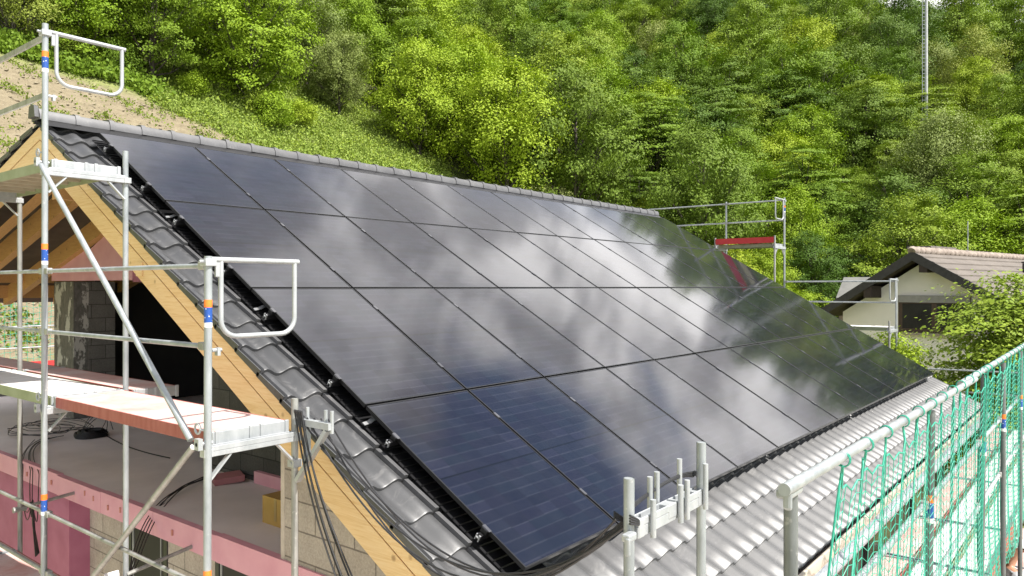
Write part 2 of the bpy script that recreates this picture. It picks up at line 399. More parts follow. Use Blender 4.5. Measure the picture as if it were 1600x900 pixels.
# centre of the smooth-max blend sits a little high near the house: measure the house ground
def build_ground():
    xs = np.concatenate([np.linspace(-900,-60,18), np.linspace(-50,70,121), np.linspace(75,260,75), np.linspace(280,1500,20)])
    ys = np.concatenate([np.linspace(-900,-60,18), np.linspace(-50,70,121), np.linspace(75,260,75), np.linspace(280,1500,20)])
    X, Y = np.meshgrid(xs, ys); Z = height(X, Y)
    # keep the ground under the house and the yard flat
    nx, ny = len(xs), len(ys)
    me = bpy.data.meshes.new('ground')
    vs = np.stack([X.ravel(), Y.ravel(), Z.ravel()], 1)
    i = np.arange(nx-1)[None,:] + nx*np.arange(ny-1)[:,None]; i = i.ravel()
    fs = np.stack([i, i+1, i+1+nx, i+nx], 1)
    me.from_pydata(vs.tolist(), [], fs.tolist())
    me.polygons.foreach_set('use_smooth', [True]*len(me.polygons))
    m = NT('ground_soil_and_grass'); c = m.n('ShaderNodeTexCoord'); s = m.n('ShaderNodeSeparateXYZ'); P = c.outputs['Object']; m.l(P, s.inputs[0])
    x, y = s.outputs[0], s.outputs[1]
    n1 = m.noise(P, 0.35, 6, 0.6); n2 = m.noise(P, 2.5, 8, 0.7); n3 = m.noise(P, 14, 5, 0.7)
    earth = m.ramp(n2, [(0.25,(0.145,0.118,0.072)),(0.5,(0.20,0.168,0.108)),(0.75,(0.26,0.225,0.152))])
    earth = m.mix(0.6, earth, m.ramp(n3, [(0.3,(0.42,0.39,0.35)),(0.62,(1.08,1.05,1.0))]), 'MULTIPLY')
    grass = m.ramp(n2, [(0.25,(0.10,0.13,0.025)),(0.5,(0.16,0.19,0.045)),(0.75,(0.24,0.25,0.09))])
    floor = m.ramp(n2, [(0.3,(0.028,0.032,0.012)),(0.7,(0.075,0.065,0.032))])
    jit = m.math('MULTIPLY', m.math('SUBTRACT', n1, 0.5), 9.0)
    # bare earth bank: y below 34 and left of a slanting line
    dx = m.math('SUBTRACT', x, 8.3); dy = m.math('SUBTRACT', y, 22.7)
    e1 = m.math('SUBTRACT', 16.6, m.math('SQRT', m.math('ADD', m.math('MULTIPLY', dx, dx), m.math('MULTIPLY', dy, dy))))
    em = m.math('MULTIPLY', m.math('ADD', e1, m.math('MULTIPLY', jit, 0.16)), 0.9, True)
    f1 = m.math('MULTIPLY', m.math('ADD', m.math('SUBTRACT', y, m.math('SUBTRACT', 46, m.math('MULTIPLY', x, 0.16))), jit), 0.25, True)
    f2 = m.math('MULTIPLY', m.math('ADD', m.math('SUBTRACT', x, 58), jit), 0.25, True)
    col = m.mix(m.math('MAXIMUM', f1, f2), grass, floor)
    weeds = m.ramp(m.noise(P, 0.9, 8, 0.75), [(0.60,(0,0,0)),(0.68,(1,1,1))])
    earth = m.mix(m.math('MULTIPLY', weeds, 0.75), earth, m.ramp(n3, [(0.3,(0.07,0.10,0.02)),(0.7,(0.16,0.18,0.05))]))
    col = m.mix(em, col, earth)
    m.set(Base_Color=col, Roughness=0.95); m.bump(m.math('ADD', n2, m.math('MULTIPLY', n3, 0.5)), 0.6, 0.12)
    me.materials.append(m.mat)
    o = bpy.data.objects.new('ground', me); COL.objects.link(o); tag(o, kind='structure'); return o
build_ground()
# pale gravelled yard round the house (own sheet, a little above the soil)
def build_yard():
    mb = MB(); n = 40
    x0, x1, y0, y1 = -16, 16.6, -24, 4
    vs = []; fs = []
    for j in range(n+1):
        for i in range(n+1):
            x = x0+(x1-x0)*i/n; y = y0+(y1-y0)*j/n
            vs.append((x, y, ground_z(x, y)+0.05))
    for j in range(n):
        for i in range(n):
            a = j*(n+1)+i; fs.append((a, a+1, a+n+2, a+n+1))
    mb.add(vs, fs)
    o = mb.build('yard', simple('pale_gravel', (0.50,0.43,0.36), (0.62,0.55,0.48), 3, 0.95, bump=0.5, detail=8), None, True)
    tag(o, kind='structure')
build_yard()

# ------------------------------------------------------------------ house under construction
SL = math.tan(R(30)); C30 = math.cos(R(30)); S30 = 0.5; ZR = 8.0
XL, XR = -0.41, 14.40          # verges
YRG = 0.56                      # ridge
A2 = R(15.6); SL2 = math.tan(A2)   # the far slope is much shallower
def rz(y, off=0.0):            # height of the panel plane (off = metres below it, along the normal)
    if y <= YRG: return ZR + SL*y - off/C30
    return ZR + SL*YRG - SL2*(y-YRG) - off/C30
def roofpt2(x, b, h):
    bb = b + YRG/C30
    return (x, YRG + bb*math.cos(A2) + h*math.sin(A2), ZR + SL*YRG - bb*math.sin(A2) + h*math.cos(A2))
def roofpt(x, b, h):           # x along ridge, b down slope from the panel top edge, h above panel plane
    return (x, -b*C30 - h*S30, ZR - b*S30 + h*C30)
house = thing('unfinished_house', 'unfinished house with open timber gable and anthracite tiled roof carrying solar panels', 'house', (7, 0.5, -0.7))

TB = 0.130                      # tile plane (tile crest) below the panel plane
GAUGE = 0.355; WAVE = 0.25
def wave(x):
    t = ((x - XL)/WAVE) % 1.0
    return 0.5 + 0.5*math.cos(2*math.pi*(t - 0.16)) if True else 0
def roof_side(sign):
    mb = MB()
    nper = int(round((XR-XL)/WAVE)); per = 10
    xs = [XL + (XR-XL)*i/(nper*per) for i in range(nper*per+1)]
    b_e = 8.13 if sign > 0 else 7.42; k = int((b_e+0.56)/GAUGE)+1
    vs = []; fs = []
    def put(x, b, h):
        return roofpt(x, b, h) if sign > 0 else roofpt2(x, b, h)
    for c in range(k):
        b1 = b_e - c*GAUGE; b0 = max(b1 - GAUGE, -0.60)
        rows = ((b0, -0.045), (b0+(b1-b0)*0.5, -0.030), (b1-0.012, -0.015), (b1, -0.020), (b1+0.001, -0.055))
        base = len(vs)
        for (b, dz) in rows:
            for i, x in enumerate(xs):
                tile = math.floor((x-XL)/0.5 + 1e-6)
                wob = 0.004*math.sin(tile*12.9+c*7.1)
                hh = -TB + dz + 0.052*(wave(x)-1.0) + wob
                if x < XL+0.03: hh -= (XL+0.03-x)*1.6
                vs.append(put(x, b, hh))
        n = len(xs)
        for r in range(len(rows)-1):
            for i in range(n-1):
                a = base + r*n + i; fs.append((a, a+1, a+1+n, a+n))
    mb.add(vs, fs); return mb
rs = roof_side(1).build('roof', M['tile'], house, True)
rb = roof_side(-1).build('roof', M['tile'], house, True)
# verge: outer flange of the edge tiles
for sgn, par in ((1, rs), (-1, rb)):
    mb = MB()
    for c in range(24):
        b1 = 8.13 - c*GAUGE; b0 = max(b1-GAUGE-0.03, -0.58)
        for xx, w in ((XL-0.004, 0.010),):
            rp = roofpt if sgn > 0 else roofpt2
            if sgn < 0 and c > 21: continue
            if sgn < 0: b1 = 7.42 - c*GAUGE; b0 = max(b1-GAUGE-0.03, -0.58)
            q = [rp(xx, b0, -TB-0.055), rp(xx, b1, -TB-0.022), rp(xx, b1, -TB-0.085), rp(xx, b0, -TB-0.095)]
            mb.add(q + [(p[0]-w, p[1], p[2]) for p in q], [(0,1,2,3),(7,6,5,4),(0,4,5,1),(1,5,6,2),(2,6,7,3),(3,7,4,0)])
    mb.build('verge', M['tile'], par)
# raised inner edge of the verge tiles beside the panels
mb = MB()
for c in range(22):
    b1 = 8.13 - c*GAUGE; b0 = b1-GAUGE+0.012
    if b1 < 0 or b1 > 7.5: continue
    p = [roofpt(-0.065, b0, -TB-0.030), roofpt(-0.065, b1, -TB-0.003)]
    q = [roofpt(-0.022, b0, -TB-0.036), roofpt(-0.022, b1, -TB-0.010)]
    lo = [roofpt(-0.065, b0, -TB-0.07), roofpt(-0.065, b1, -TB-0.07), roofpt(-0.022, b1, -TB-0.07), roofpt(-0.022, b0, -TB-0.07)]
    mb.add([p[0], p[1], q[1], q[0]] + lo, [(0,1,2,3),(0,4,5,1),(1,5,6,2),(2,6,7,3),(3,7,4,0)])
mb.build('tile_edge', M['ridge'], rs)
# black ribbed flashing strip between verge tiles and panels
mb = MB()
mb.add([roofpt(-0.02, -0.1, -TB-0.004), roofpt(0.34, -0.1, -TB-0.004), roofpt(0.34, 7.2, -TB-0.004), roofpt(-0.02, 7.2, -TB-0.004)], [(0,1,2,3)])
for i in range(104):
    b = -0.05 + i*0.0695
    mb.add([roofpt(-0.018, b, -TB), roofpt(0.33, b, -TB), roofpt(0.33, b+0.006, -TB+0.012), roofpt(-0.018, b+0.006, -TB+0.012),
            roofpt(0.33, b+0.012, -TB), roofpt(-0.018, b+0.012, -TB)], [(0,1,2,3),(3,2,4,5)])
mb.build('flashing', M['black'], rs)
# ridge caps
mb = MB(); prof = []
def ridge_prof(w, h):
    return [(-w, -0.075), (-w*0.97, -0.02), (-w*0.72, h*0.72), (-w*0.3, h), (w*0.3, h), (w*0.72, h*0.72), (w*0.97, -0.02), (w, -0.075)]
zr = rz(YRG, TB) + 0.035
x = XL - 0.03; i = 0
while x < XR:
    x1 = min(x+0.385, XR+0.03)
    pa = ridge_prof(0.118, 0.046); pb = ridge_prof(0.115, 0.041); col = ridge_prof(0.126, 0.060)
    jz = 0.003*math.sin(i*4.7)
    def ring(pr, xx): return [(xx, YRG+a, zr+b+jz) for a, b in pr]
    secs = [ring(col, x), ring(col, x+0.055), ring(pa, x+0.056), ring(pb, x1-0.002)]
    vs = [p for s_ in secs for p in s_]; n = len(prof) or 8
    fs = []
    for a in range(len(secs)-1):
        for j in range(7): fs.append((a*8+j, a*8+j+1, a*8+8+j+1, a*8+8+j))
    fs.append((0,1,2,3,4,5,6,7)); fs.append(tuple(range(24,32)))
    mb.add(vs, fs); x = x1; i += 1
mb.build('ridge_cap', M['ridge'], rs, True)
mb = MB(); mb.prism([(YRG-0.10, zr-0.05), (YRG-0.075, zr+0.075), (YRG, zr+0.10), (YRG+0.075, zr+0.075), (YRG+0.10, zr-0.05)], 0, XL-0.075, XL-0.03)
mb.build('ridge_end_disc', M['tile'], rs)
mb = MB()
for y0, y1 in ((YRG-0.24, YRG-0.10), (YRG+0.10, YRG+0.24)):
    mb.add([(XL+0.02, y0, rz(y0, TB-0.012)), (XR-0.02, y0, rz(y0, TB-0.012)), (XR-0.02, y1, rz(y1, TB-0.022)), (XL+0.02, y1, rz(y1, TB-0.022))], [(0,1,2,3)])
mb.build('ridge_vent_roll', M['black'], rs)

# timber: barge boards, rafters, underlay, purlins
def slope_beam(mb, xa, xb, y0, y1, t0, t1, sgn):
    """beam following the slope between y0 and y1, from t0 to t1 metres below the panel plane (vertical)"""
    def P(y, t):
        if sgn > 0: return (y, ZR + SL*y - t)
        dy = YRG - y; return (YRG + dy, ZR + SL*YRG - SL2*dy - t)
    mb.prism([P(y0,t0), P(y1,t0), P(y1,t1), P(y0,t1)], 0, xa, xb)
for sgn in (1, -1):
    mb = MB(); slope_beam(mb, -0.400, -0.372, -6.9, YRG, 0.262, 0.398, sgn); mb.build('barge_board', M['wood'], house)
    mb = MB(); slope_beam(mb, -0.396, -0.29, -6.9, YRG, 0.416, 0.63, sgn); mb.build('flying_rafter', M['wood'], house)
    for xr in (0.45, 1.30, 2.15, 3.0):
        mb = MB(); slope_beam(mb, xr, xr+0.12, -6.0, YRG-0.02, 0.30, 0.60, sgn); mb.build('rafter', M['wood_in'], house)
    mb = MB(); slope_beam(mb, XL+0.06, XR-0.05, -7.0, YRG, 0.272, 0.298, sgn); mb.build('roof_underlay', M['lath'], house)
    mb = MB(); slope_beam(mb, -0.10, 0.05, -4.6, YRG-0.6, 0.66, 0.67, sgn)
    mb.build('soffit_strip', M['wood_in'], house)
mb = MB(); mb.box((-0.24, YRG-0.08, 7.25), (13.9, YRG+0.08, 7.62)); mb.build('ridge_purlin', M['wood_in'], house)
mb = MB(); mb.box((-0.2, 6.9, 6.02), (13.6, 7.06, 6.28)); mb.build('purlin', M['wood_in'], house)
mb = MB(); mb.box((-0.408, -1.92, 6.33), (-0.397, -1.80, 6.46)); mb.build('bracket', M['wood'], house)

# slab and foam edge
ZS = 3.90
mb = MB(); mb.box((0.05, -6.2, ZS-0.22), (13.8, 9.6, ZS)); mb.build('floor_slab', M['concrete'], house)
mb = MB()
nn = 13
for i in range(nn):
    ya = -6.2 + (15.8)*i/nn; yb = -6.2 + 15.8*(i+1)/nn
    t = 0.006*math.sin(i*3.3) + 0.005*math.sin(i*1.1)
    mb.box((-0.02-0.003*(i%3), ya+0.0005, ZS-0.232), (0.052, yb-0.0005, ZS+0.012+t))
foam = mb.build('foam_edge', M['foam'], house)
fmk = simple('brown_marks', (0.50,0.24,0.20), (0.46,0.20,0.15), 9, 0.8)
for y in (-1.75,-0.62,-0.32,0.05,0.28,1.25,2.05,2.31):
    mb = MB(); mb.tube([(-0.030, y, ZS-0.13+0.03*math.sin(y*5)), (-0.0295, y, ZS-0.075+0.03*math.sin(y*5))], [0.010, 0.012], 8); mb.build('foam_mark', fmk, foam)
# front gable wall (right of the opening): blocks under the slope
mb = MB(); y0 = -6.15; y1 = -3.55
mb.prism([(y0, ZS), (y1, ZS), (y1, rz(y1)-0.70), (y0, rz(y0)-0.70)], 0, 0.0, 0.30)
mb.build('gable_wall', M['block'], house)
mb = MB(); mb.box((-0.004, -3.60, ZS), (0.26, -3.546, 5.25)); mb.build('wall_edge_mortar', simple('mortar', (0.42,0.38,0.32),(0.55,0.50,0.43), 8, 0.95, bump=0.5), house)
# recessed dark wall and interior
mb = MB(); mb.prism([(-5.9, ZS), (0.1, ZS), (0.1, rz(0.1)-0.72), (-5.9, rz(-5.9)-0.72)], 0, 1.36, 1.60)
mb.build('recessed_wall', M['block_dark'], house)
mb = MB(); mb.box((1.30, -3.4, ZS), (1.358, -1.10, ZS+0.14)); mb.build('foam_skirting', M['foam'], house)
mb = MB(); mb.box((1.77, 5.21, ZS), (2.45, 6.05, 6.32)); mb.build('pier', [M['pier'], M['block_grey']], house)
pier = COL.objects['pier'] if 'pier' in COL.objects else None
mb = MB(); mb.box((2.02, 5.196, ZS), (2.47, 5.209, 6.32)); mb.build('pier_face', M['block_grey'], house)
# dark room behind
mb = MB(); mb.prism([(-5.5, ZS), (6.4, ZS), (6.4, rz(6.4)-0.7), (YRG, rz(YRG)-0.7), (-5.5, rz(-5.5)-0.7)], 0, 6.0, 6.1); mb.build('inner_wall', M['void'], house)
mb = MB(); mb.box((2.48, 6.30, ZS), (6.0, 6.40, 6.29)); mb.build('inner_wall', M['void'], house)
mb = MB(); mb.box((2.2, 6.9, ZS), (2.45, 9.6, ZS+0.22)); mb.box((0.05, 9.4, ZS), (2.2, 9.6, ZS+0.13)); mb.build('upstand', M['block_grey'], house)
# foam packed over the lintel
mb = MB()
mb.prism([(5.15, 6.33), (2.2, 6.33), (2.2, 6.72), (3.0, 7.06), (3.7, 6.80), (5.15, 6.80)], 0, 1.40, 1.75)
mb.build('foam_lintel', M['foam'], house)
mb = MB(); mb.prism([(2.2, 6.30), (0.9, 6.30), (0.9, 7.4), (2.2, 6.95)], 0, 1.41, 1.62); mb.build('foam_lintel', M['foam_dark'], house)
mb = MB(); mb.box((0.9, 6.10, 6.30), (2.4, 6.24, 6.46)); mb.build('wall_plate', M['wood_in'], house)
# lower storey
mb = MB(); mb.box((0.30, -6.2, -0.7), (0.55, 0.95, ZS-0.221)); mb.build('lower_wall', M['block'], house)
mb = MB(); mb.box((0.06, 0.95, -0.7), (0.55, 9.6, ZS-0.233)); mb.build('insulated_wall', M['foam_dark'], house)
mb = MB(); mb.box((0.55, -6.35, -0.7), (13.8, -6.1, ZS-0.22)); mb.build('eave_wall', M['black'], house)  # black wall colour carries the shade under the eave
mb = MB(); mb.box((13.6, -6.0, -0.7), (13.85, 9.6, ZS)); mb.prism([(-6.0, ZS+0.001), (7.1, ZS+0.001), (7.1, rz(7.1)-0.7), (YRG, rz(YRG)-0.7), (-6.0, rz(-6.0)-0.7)], 0, 13.6, 13.85)
mb.build('rear_gable_wall', M['block'], house)
mb = MB(); mb.box((0.5, 9.4, -0.7), (13.8, 9.6, ZS-0.22)); mb.build('back_wall', M['block'], house)
def window(ya, yb, za, zb):
    w = MB()
    for (a, b, c, d) in ((ya, ya+0.07, za, zb), (yb-0.07, yb, za, zb), (ya+0.07, yb-0.07, za, za+0.07), (ya+0.07, yb-0.07, zb-0.07, zb)):
        w.box((0.285, a, c), (0.345, b, d))
    f = w.build('window', M['plastic_dark'], house)
    q = MB(); q.box((0.292, ya+0.14, za+0.1), (0.30, ya+0.16, zb-0.1)); q.box((0.288, yb-0.12, za+0.08), (0.30, yb-0.09, zb-0.08)); q.build('mullion', M['plastic_grey'], f)
    q = MB(); q.box((0.296, ya+0.071, za+0.071), (0.299, yb-0.071, zb-0.071))
    q.build('pane', simple('dark_pane', (0.006,0.006,0.007), (0.012,0.012,0.013), 3, 0.6), f)
window(-1.02, -0.12, 2.55, 3.66); window(-3.05, -2.0, 2.3, 3.66)
for ya in range(4):
    w = MB(); xx = 1.5+ya*3.0; w.box((xx, -6.40, 1.4), (xx+1.4, -6.352, 3.3)); f = w.build('window', M['plastic_dark'], house)
    q = MB(); q.box((xx+0.08, -6.404, 1.5), (xx+0.66, -6.401, 3.2)); q.box((xx+0.74, -6.404, 1.5), (xx+1.32, -6.401, 3.2)); q.build('pane', simple('eave_pane', (0.02,0.021,0.022), (0.03,0.031,0.032), 3, 0.1), f)
# eave: fascia board and gutter
ye = -8.13*C30; ze = ZR - 8.13*S30
mb = MB(); mb.box((XL+0.02, ye+0.04, ze-0.36), (XR-0.02, ye+0.07, ze-0.175)); mb.build('fascia', simple('pale_fascia', (0.42,0.37,0.29), (0.50,0.45,0.37), 4, 0.8), house)
mb = MB(); gp = []
for i in range(9):
    a = math.pi + math.pi*i/8; gp.append((ye-0.055+0.065*math.cos(a), ze-0.235+0.065*math.sin(a)))
gi = [(ye-0.055+(p[0]-ye+0.055)*0.94, ze-0.235+(p[1]-ze+0.235)*0.94) for p in gp]
mb.prism(gp + gi[::-1], 0, XL+0.02, XR-0.02); mb.build('gutter', simple('zinc_gutter', (0.36,0.38,0.40), (0.46,0.48,0.50), 3, 0.45, 0.5), house, True)
mb = MB(); mb.add([(XL+0.05, ye+0.06, ze-0.30), (XR-0.05, ye+0.06, ze-0.30), (XR-0.05, -6.36, ze-0.28), (XL+0.05, -6.36, ze-0.28)], [(0,1,2,3)])
mb.build('soffit', M['lath'], house)

# ------------------------------------------------------------------ solar panels (12 columns x 4 rows)
PW, PH, PX, PY = 1.134, 1.762, 1.154, 1.782
def make_panel():
    r = thing('solar_panel', 'x', 'solar panel')
    mb = MB(); t = 0.030; w = 0.011
    mb.box((-PW/2, -PH/2, -t), (-PW/2+w, PH/2, 0.0)); mb.box((PW/2-w, -PH/2, -t), (PW/2, PH/2, 0.0))
    mb.box((-PW/2+w, -PH/2, -t), (PW/2-w, -PH/2+w, 0.0)); mb.box((-PW/2+w, PH/2-w, -t), (PW/2-w, PH/2, 0.0))
    mb.build('frame', M['frame'], r)
    mb = MB(); mb.box((-PW/2+w, -PH/2+w, -0.008), (PW/2-w, PH/2-w, -0.002)); mb.build('glass', M['cells'], r)
    for y in (0.50, -0.51):
        mb = MB(); mb.box((-PW/2-0.019, y-0.035, 0.001), (-PW/2+0.008, y+0.035, 0.006)); mb.build('clamp', M['alu_dark'], r)
    mb = MB(); mb.box((-0.5, 0.3, -0.033), (0.5, 0.34, -0.0305)); mb.build('back_rail_pad', M['black'], r)
    return r
ORD = ['first','second','third','fourth','fifth','sixth','seventh','eighth','ninth','tenth','eleventh','twelfth']
ROW = ['top row under the ridge','second row from the ridge','third row from the ridge','bottom row above the eave']
proto = make_panel(); made = 0
for j in range(4):
    for i in range(12):
        o = proto if made == 0 else copy_tree(proto); made += 1
        b = (j+0.5)*PY; x = (i+0.5)*PX
        o.location = roofpt(x, b, 0.0)
        jt = random.Random(i*13+j)
        o.rotation_euler = (R(30) + R(jt.uniform(-0.10, 0.10)), R(jt.uniform(-0.12, 0.12)), 0)
        end = 'leftmost' if i == 0 else ('last, at the far verge,' if i == 11 else ORD[i] + ' from the near gable')
        tag(o, 'black solar panel, %s, in the %s' % (end, ROW[j]), group='black solar panels in a grid on the roof')
# mounting rails, ends showing left of the panels
k = 0
for j in range(4):
    for y in (0.50, -0.51):
        b = (j+0.5)*PY - y; r0 = roofpt(6.8, b, -0.06)
        r = thing('mounting_rail', '%s aluminium rail end from the ridge, under the left panel edge' % ORD[k], 'mounting rail', r0, 'mounting rails under the solar panels')
        mb = MB(); up = Vector((0, -S30, C30)); dn = Vector((0, C30, S30)); ex = Vector((1, 0, 0))
        c = Vector(roofpt(6.915, b, -0.055)); L_ = 13.92
        mb.cbox(c, (L_, 0.036, 0.042), (ex, dn, up)); mb.build('rail', M['black'], r)
        e = Vector(roofpt(-0.056, b, -0.055)); mb = MB()
        for s_ in (-1, 1): mb.cbox(e + dn*0.015*s_, (0.012, 0.005, 0.046), (ex, dn, up))
        mb.cbox(e, (0.012, 0.026, 0.005), (ex, dn, up)); mb.cbox(e+up*0.02-dn*0.012, (0.012, 0.014, 0.005), (ex, dn, up)); mb.build('end_profile', M['alu'], r)
        mb = MB(); mb.cbox(Vector(roofpt(-0.012, b, -0.012)), (0.02, 0.05, 0.034), (ex, dn, up)); mb.build('end_clamp', M['frame'], r)
        k += 1
# bent metal roof hooks in the strip
for q, (b, xx) in enumerate(((1.95, -0.03), (3.75, -0.03), (5.43, -0.03))):
    mb = MB(); pts = [roofpt(xx, b, -TB+0.02), roofpt(xx+0.05, b, -TB+0.028), roofpt(xx+0.09, b-0.01, -TB+0.045), roofpt(xx+0.16, b-0.01, -TB+0.05)]
    for a, c in zip(pts[:-1], pts[1:]): mb.bar(a, c, 0.035, 0.006, (0,-S30,C30))
    o = mb.build('roof_hook', M['alu'])
    tag(o, ['bent metal roof hook beside the panels, nearest the ridge', 'bent metal roof hook beside the middle panel rows', 'bent metal roof hook beside the panels, nearest the eave'][q], 'roof hook', 'roof hooks in the black strip')

# ------------------------------------------------------------------ scaffolding
def standard(par, x, y, z0, z1, stickers=(), mat='galv', lean=(0, 0)):
    mb = MB(); mb.tube([(x+lean[0]*(z0-z1), y+lean[1]*(z0-z1), z0), (x, y, z1)], 0.0242, 14, True, True)
    mb.tube([(x, y, z1-0.001), (x, y, z1-0.10)], 0.0205, 12)
    o = mb.build('standard', M[mat], par, True)
    for zs in stickers:
        xs, ys = x+lean[0]*(zs-z1), y+lean[1]*(zs-z1)
        st = MB(); st.mi = 0; st.tube([(xs, ys, zs+0.050), (xs, ys, zs+0.098)], 0.0249, 14, False)
        st.mi = 1; st.tube([(xs, ys, zs-0.045), (xs, ys, zs+0.0495)], 0.0249, 14, False)
        st.mi = 2; st.tube([(xs, ys, zs-0.075), (xs, ys, zs-0.0455)], 0.0249, 14, False)
        st.build('sticker', [M['orange'], M['blue'], M['white']], o, True)
    return o
def rail(par, p, q, r=0.0168, mat='galv', name='guard_rail', ends=True):
    mb = MB(); p = Vector(p); q = Vector(q); d = (q-p).normalized()
    mb.tube([p, q], r, 10)
    o = mb.build(name, M[mat], par, True)
    if ends:
        for e, s_ in ((p, 1), (q, -1)):
            k = MB(); k.cbox(e + d*0.035*s_, (0.07, 0.046, 0.05), (d, d.cross(Vector((0,0,1))).normalized(), Vector((0,0,1)))); k.build('rail_end', M['galv_old'], o, False, 0.006)
    return o
def wedge_head(mb, x, y, z):
    mb.tube([(x-0.05, y, z), (x+0.02, y, z)], 0.012, 8); mb.cbox((x-0.055, y, z), (0.014, 0.03, 0.06))
def d_guard(par, x0, x1, y, zt, zb, name='end_guard'):
    mb = MB(); r = 0.0165; c = 0.11; s_ = 1 if x1 > x0 else -1
    mb.tube([(x0, y, zt), (x1+0.03*s_, y, zt)], 0.018, 10)
    pts = [(x0+0.085*s_, y, zt)]
    pts.append((x0+0.085*s_, y, zb+c))
    for i in range(1, 7):
        a = math.pi + (math.pi/2)*i/6; pts.append((x0+0.085*s_+s_*c+s_*c*math.cos(a), y, zb+c+c*math.sin(a)))
    for i in range(0, 7):
        a = -math.pi/2 + (math.pi/2)*i/6; pts.append((x1-s_*c+s_*c*math.cos(a), y, zb+c+c*math.sin(a)))
    pts.append((x1, y, zt))
    mb.tube(pts, r, 10); o = mb.build(name, M['galv_white'], par, True)
    k = MB(); k.cbox((x0, y, zt-0.02), (0.075, 0.075, 0.045)); k.cbox((x0+0.06*s_, y, zt-0.06), (0.03, 0.02, 0.10)); k.tube([(x0-0.065*s_, y-0.01, zt-0.015), (x0-0.02*s_, y, zt-0.015)], 0.011, 8)
    k.build('coupler', M['galv_white'], o, False, 0.008)
    return o
def transom(par, x0, x1, y, z, pins=True, mat='galv_white'):
    mb = MB(); mb.box((min(x0,x1)+0.02, y-0.024, z-0.055), (max(x0,x1)-0.02, y+0.024, z-0.022))
    mb.box((min(x0,x1)+0.02, y-0.026, z-0.022), (max(x0,x1)-0.02, y-0.020, z+0.012)); mb.box((min(x0,x1)+0.02, y+0.020, z-0.022), (max(x0,x1)-0.02, y+0.026, z+0.012))
    for x in (x0, x1): mb.cbox((x, y, z-0.03), (0.062, 0.058, 0.05))
    o = mb.build('transom', M[mat], par, False, 0.003)
    for x, s_ in ((x0, 1), (x1, -1)):
        d = 1 if x1 > x0 else -1
        g = MB(); g.bar((x+0.02*s_*d, y, z-0.20), (x+0.16*s_*d, y, z-0.055), 0.012, 0.035, (0,1,0)); g.build('gusset', M[mat], o)
    return o
def deck(par, x0, x1, y0, y1, z, kind='red', along='y'):
    """deck with its upper face at z: thin top board, side beams, hook-on end caps"""
    mb = MB(); mb.box((x0+0.012, y0+0.03, z-0.014), (x1-0.012, y1-0.03, z))
    top = {'red': 'deck_red', 'steel': 'deck_steel'}[kind]
    o = mb.build('deck_board', M[top], par)
    if along == 'y': bb = (((x0, y0+0.04, z-0.085), (x0+0.0115, y1-0.04, z+0.001)), ((x1-0.0115, y0+0.04, z-0.085), (x1, y1-0.04, z+0.001)))
    else: bb = (((x0+0.04, y0, z-0.085), (x1-0.04, y0+0.0115, z+0.001)), ((x0+0.04, y1-0.0115, z-0.085), (x1-0.04, y1, z+0.001)))
    for a_, b_ in bb:
        sb = MB(); sb.box(a_, b_); sb.build('side_beam', M['red_edge' if kind == 'red' else 'olive'], o)
    if z > 7 and along == 'y' and x0 < 0:
        n = int((y1-y0)/0.26)
        for i in range(1, n):
            yy = y0+(y1-y0)*i/n; rbm = MB(); rbm.box((x0+0.013, yy-0.02, z-0.06), (x1-0.013, yy+0.02, z-0.0145)); rbm.build('rib', M['deck_under'], o)
    if along == 'y':
        w = x1-x0
        for ye_, s_ in ((y0, 1), (y1, -1)):
            ec = MB(); ec.box((x0, min(ye_, ye_+0.029*s_), z-0.09), (x1, max(ye_, ye_+0.029*s_), z+0.002))
            for f in (0.03, 0.46, 0.60, 0.94):
                xx = x0+w*f; ec.box((xx, min(ye_-0.008*s_, ye_+0.01*s_), z-0.10), (xx+0.028, max(ye_-0.008*s_, ye_+0.01*s_), z+0.008))
            ec.build('end_cap', M['galv_white'], o, False, 0.003)
    else:
        w = y1-y0
        for xe, s_ in ((x0, 1), (x1, -1)):
            ec = MB(); ec.box((min(xe, xe+0.029*s_), y0, z-0.09), (max(xe, xe+0.029*s_), y1, z+0.002)); ec.build('end_cap', M['galv_white'], o, False, 0.003)
    return o

# --- scaffold at the open gable
gs = thing('gable_scaffold', 'galvanised scaffold with red and pale decks in front of the open timber gable', 'scaffold', (-1.0, -2.1, -1.0))
XO, XI = -1.29, -0.625
OY = [-4.66, -2.09, 0.49, 3.07]
standard(gs, XO, OY[0], -1.0, 6.42, (6.05, 4.36), lean=(0.004, 0.0))
standard(gs, XO, OY[1], -1.0, 8.43, (8.10, 6.49, 4.40), lean=(0.004, 0.003))
standard(gs, XO, OY[2], -1.0, 8.43); standard(gs, XO, OY[3], -1.0, 8.43)
standard(gs, XI, OY[0]+0.04, -1.0, 5.45, mat='galv_old'); standard(gs, XI, OY[1]+0.02, -1.0, 7.46, mat='galv'); standard(gs, XI, OY[2], -1.0, 7.33, mat='galv_old'); standard(gs, XI, OY[3], -1.0, 7.4)
for y in OY[1:]: transom(gs, XO, XI, y, 7.22); transom(gs, XO, XI, y, 5.215)
transom(gs, XO, XI, OY[0]+0.02, 5.215)
for y in OY: transom(gs, XO, XI, y, 3.21)
deck(gs, -1.235, -0.665, OY[0]+0.05, OY[1]-0.02, 5.30, 'red')
deck(gs, -1.235, -0.665, OY[1]+0.03, OY[2]-0.02, 5.30, 'steel'); deck(gs, -1.235, -0.665, OY[2]+0.03, OY[3]-0.02, 5.30, 'steel')
deck(gs, -0.585, -0.17, OY[1]-0.05, OY[2]-0.02, 5.29, 'red'); deck(gs, -0.585, -0.17, OY[2]+0.03, OY[3]-0.02, 5.29, 'red')
deck(gs, -1.235, -0.665, OY[1]+0.02, OY[2]-0.02, 7.305, 'steel'); deck(gs, -1.235, -0.665, OY[2]+0.03, OY[3]-0.02, 7.305, 'steel')
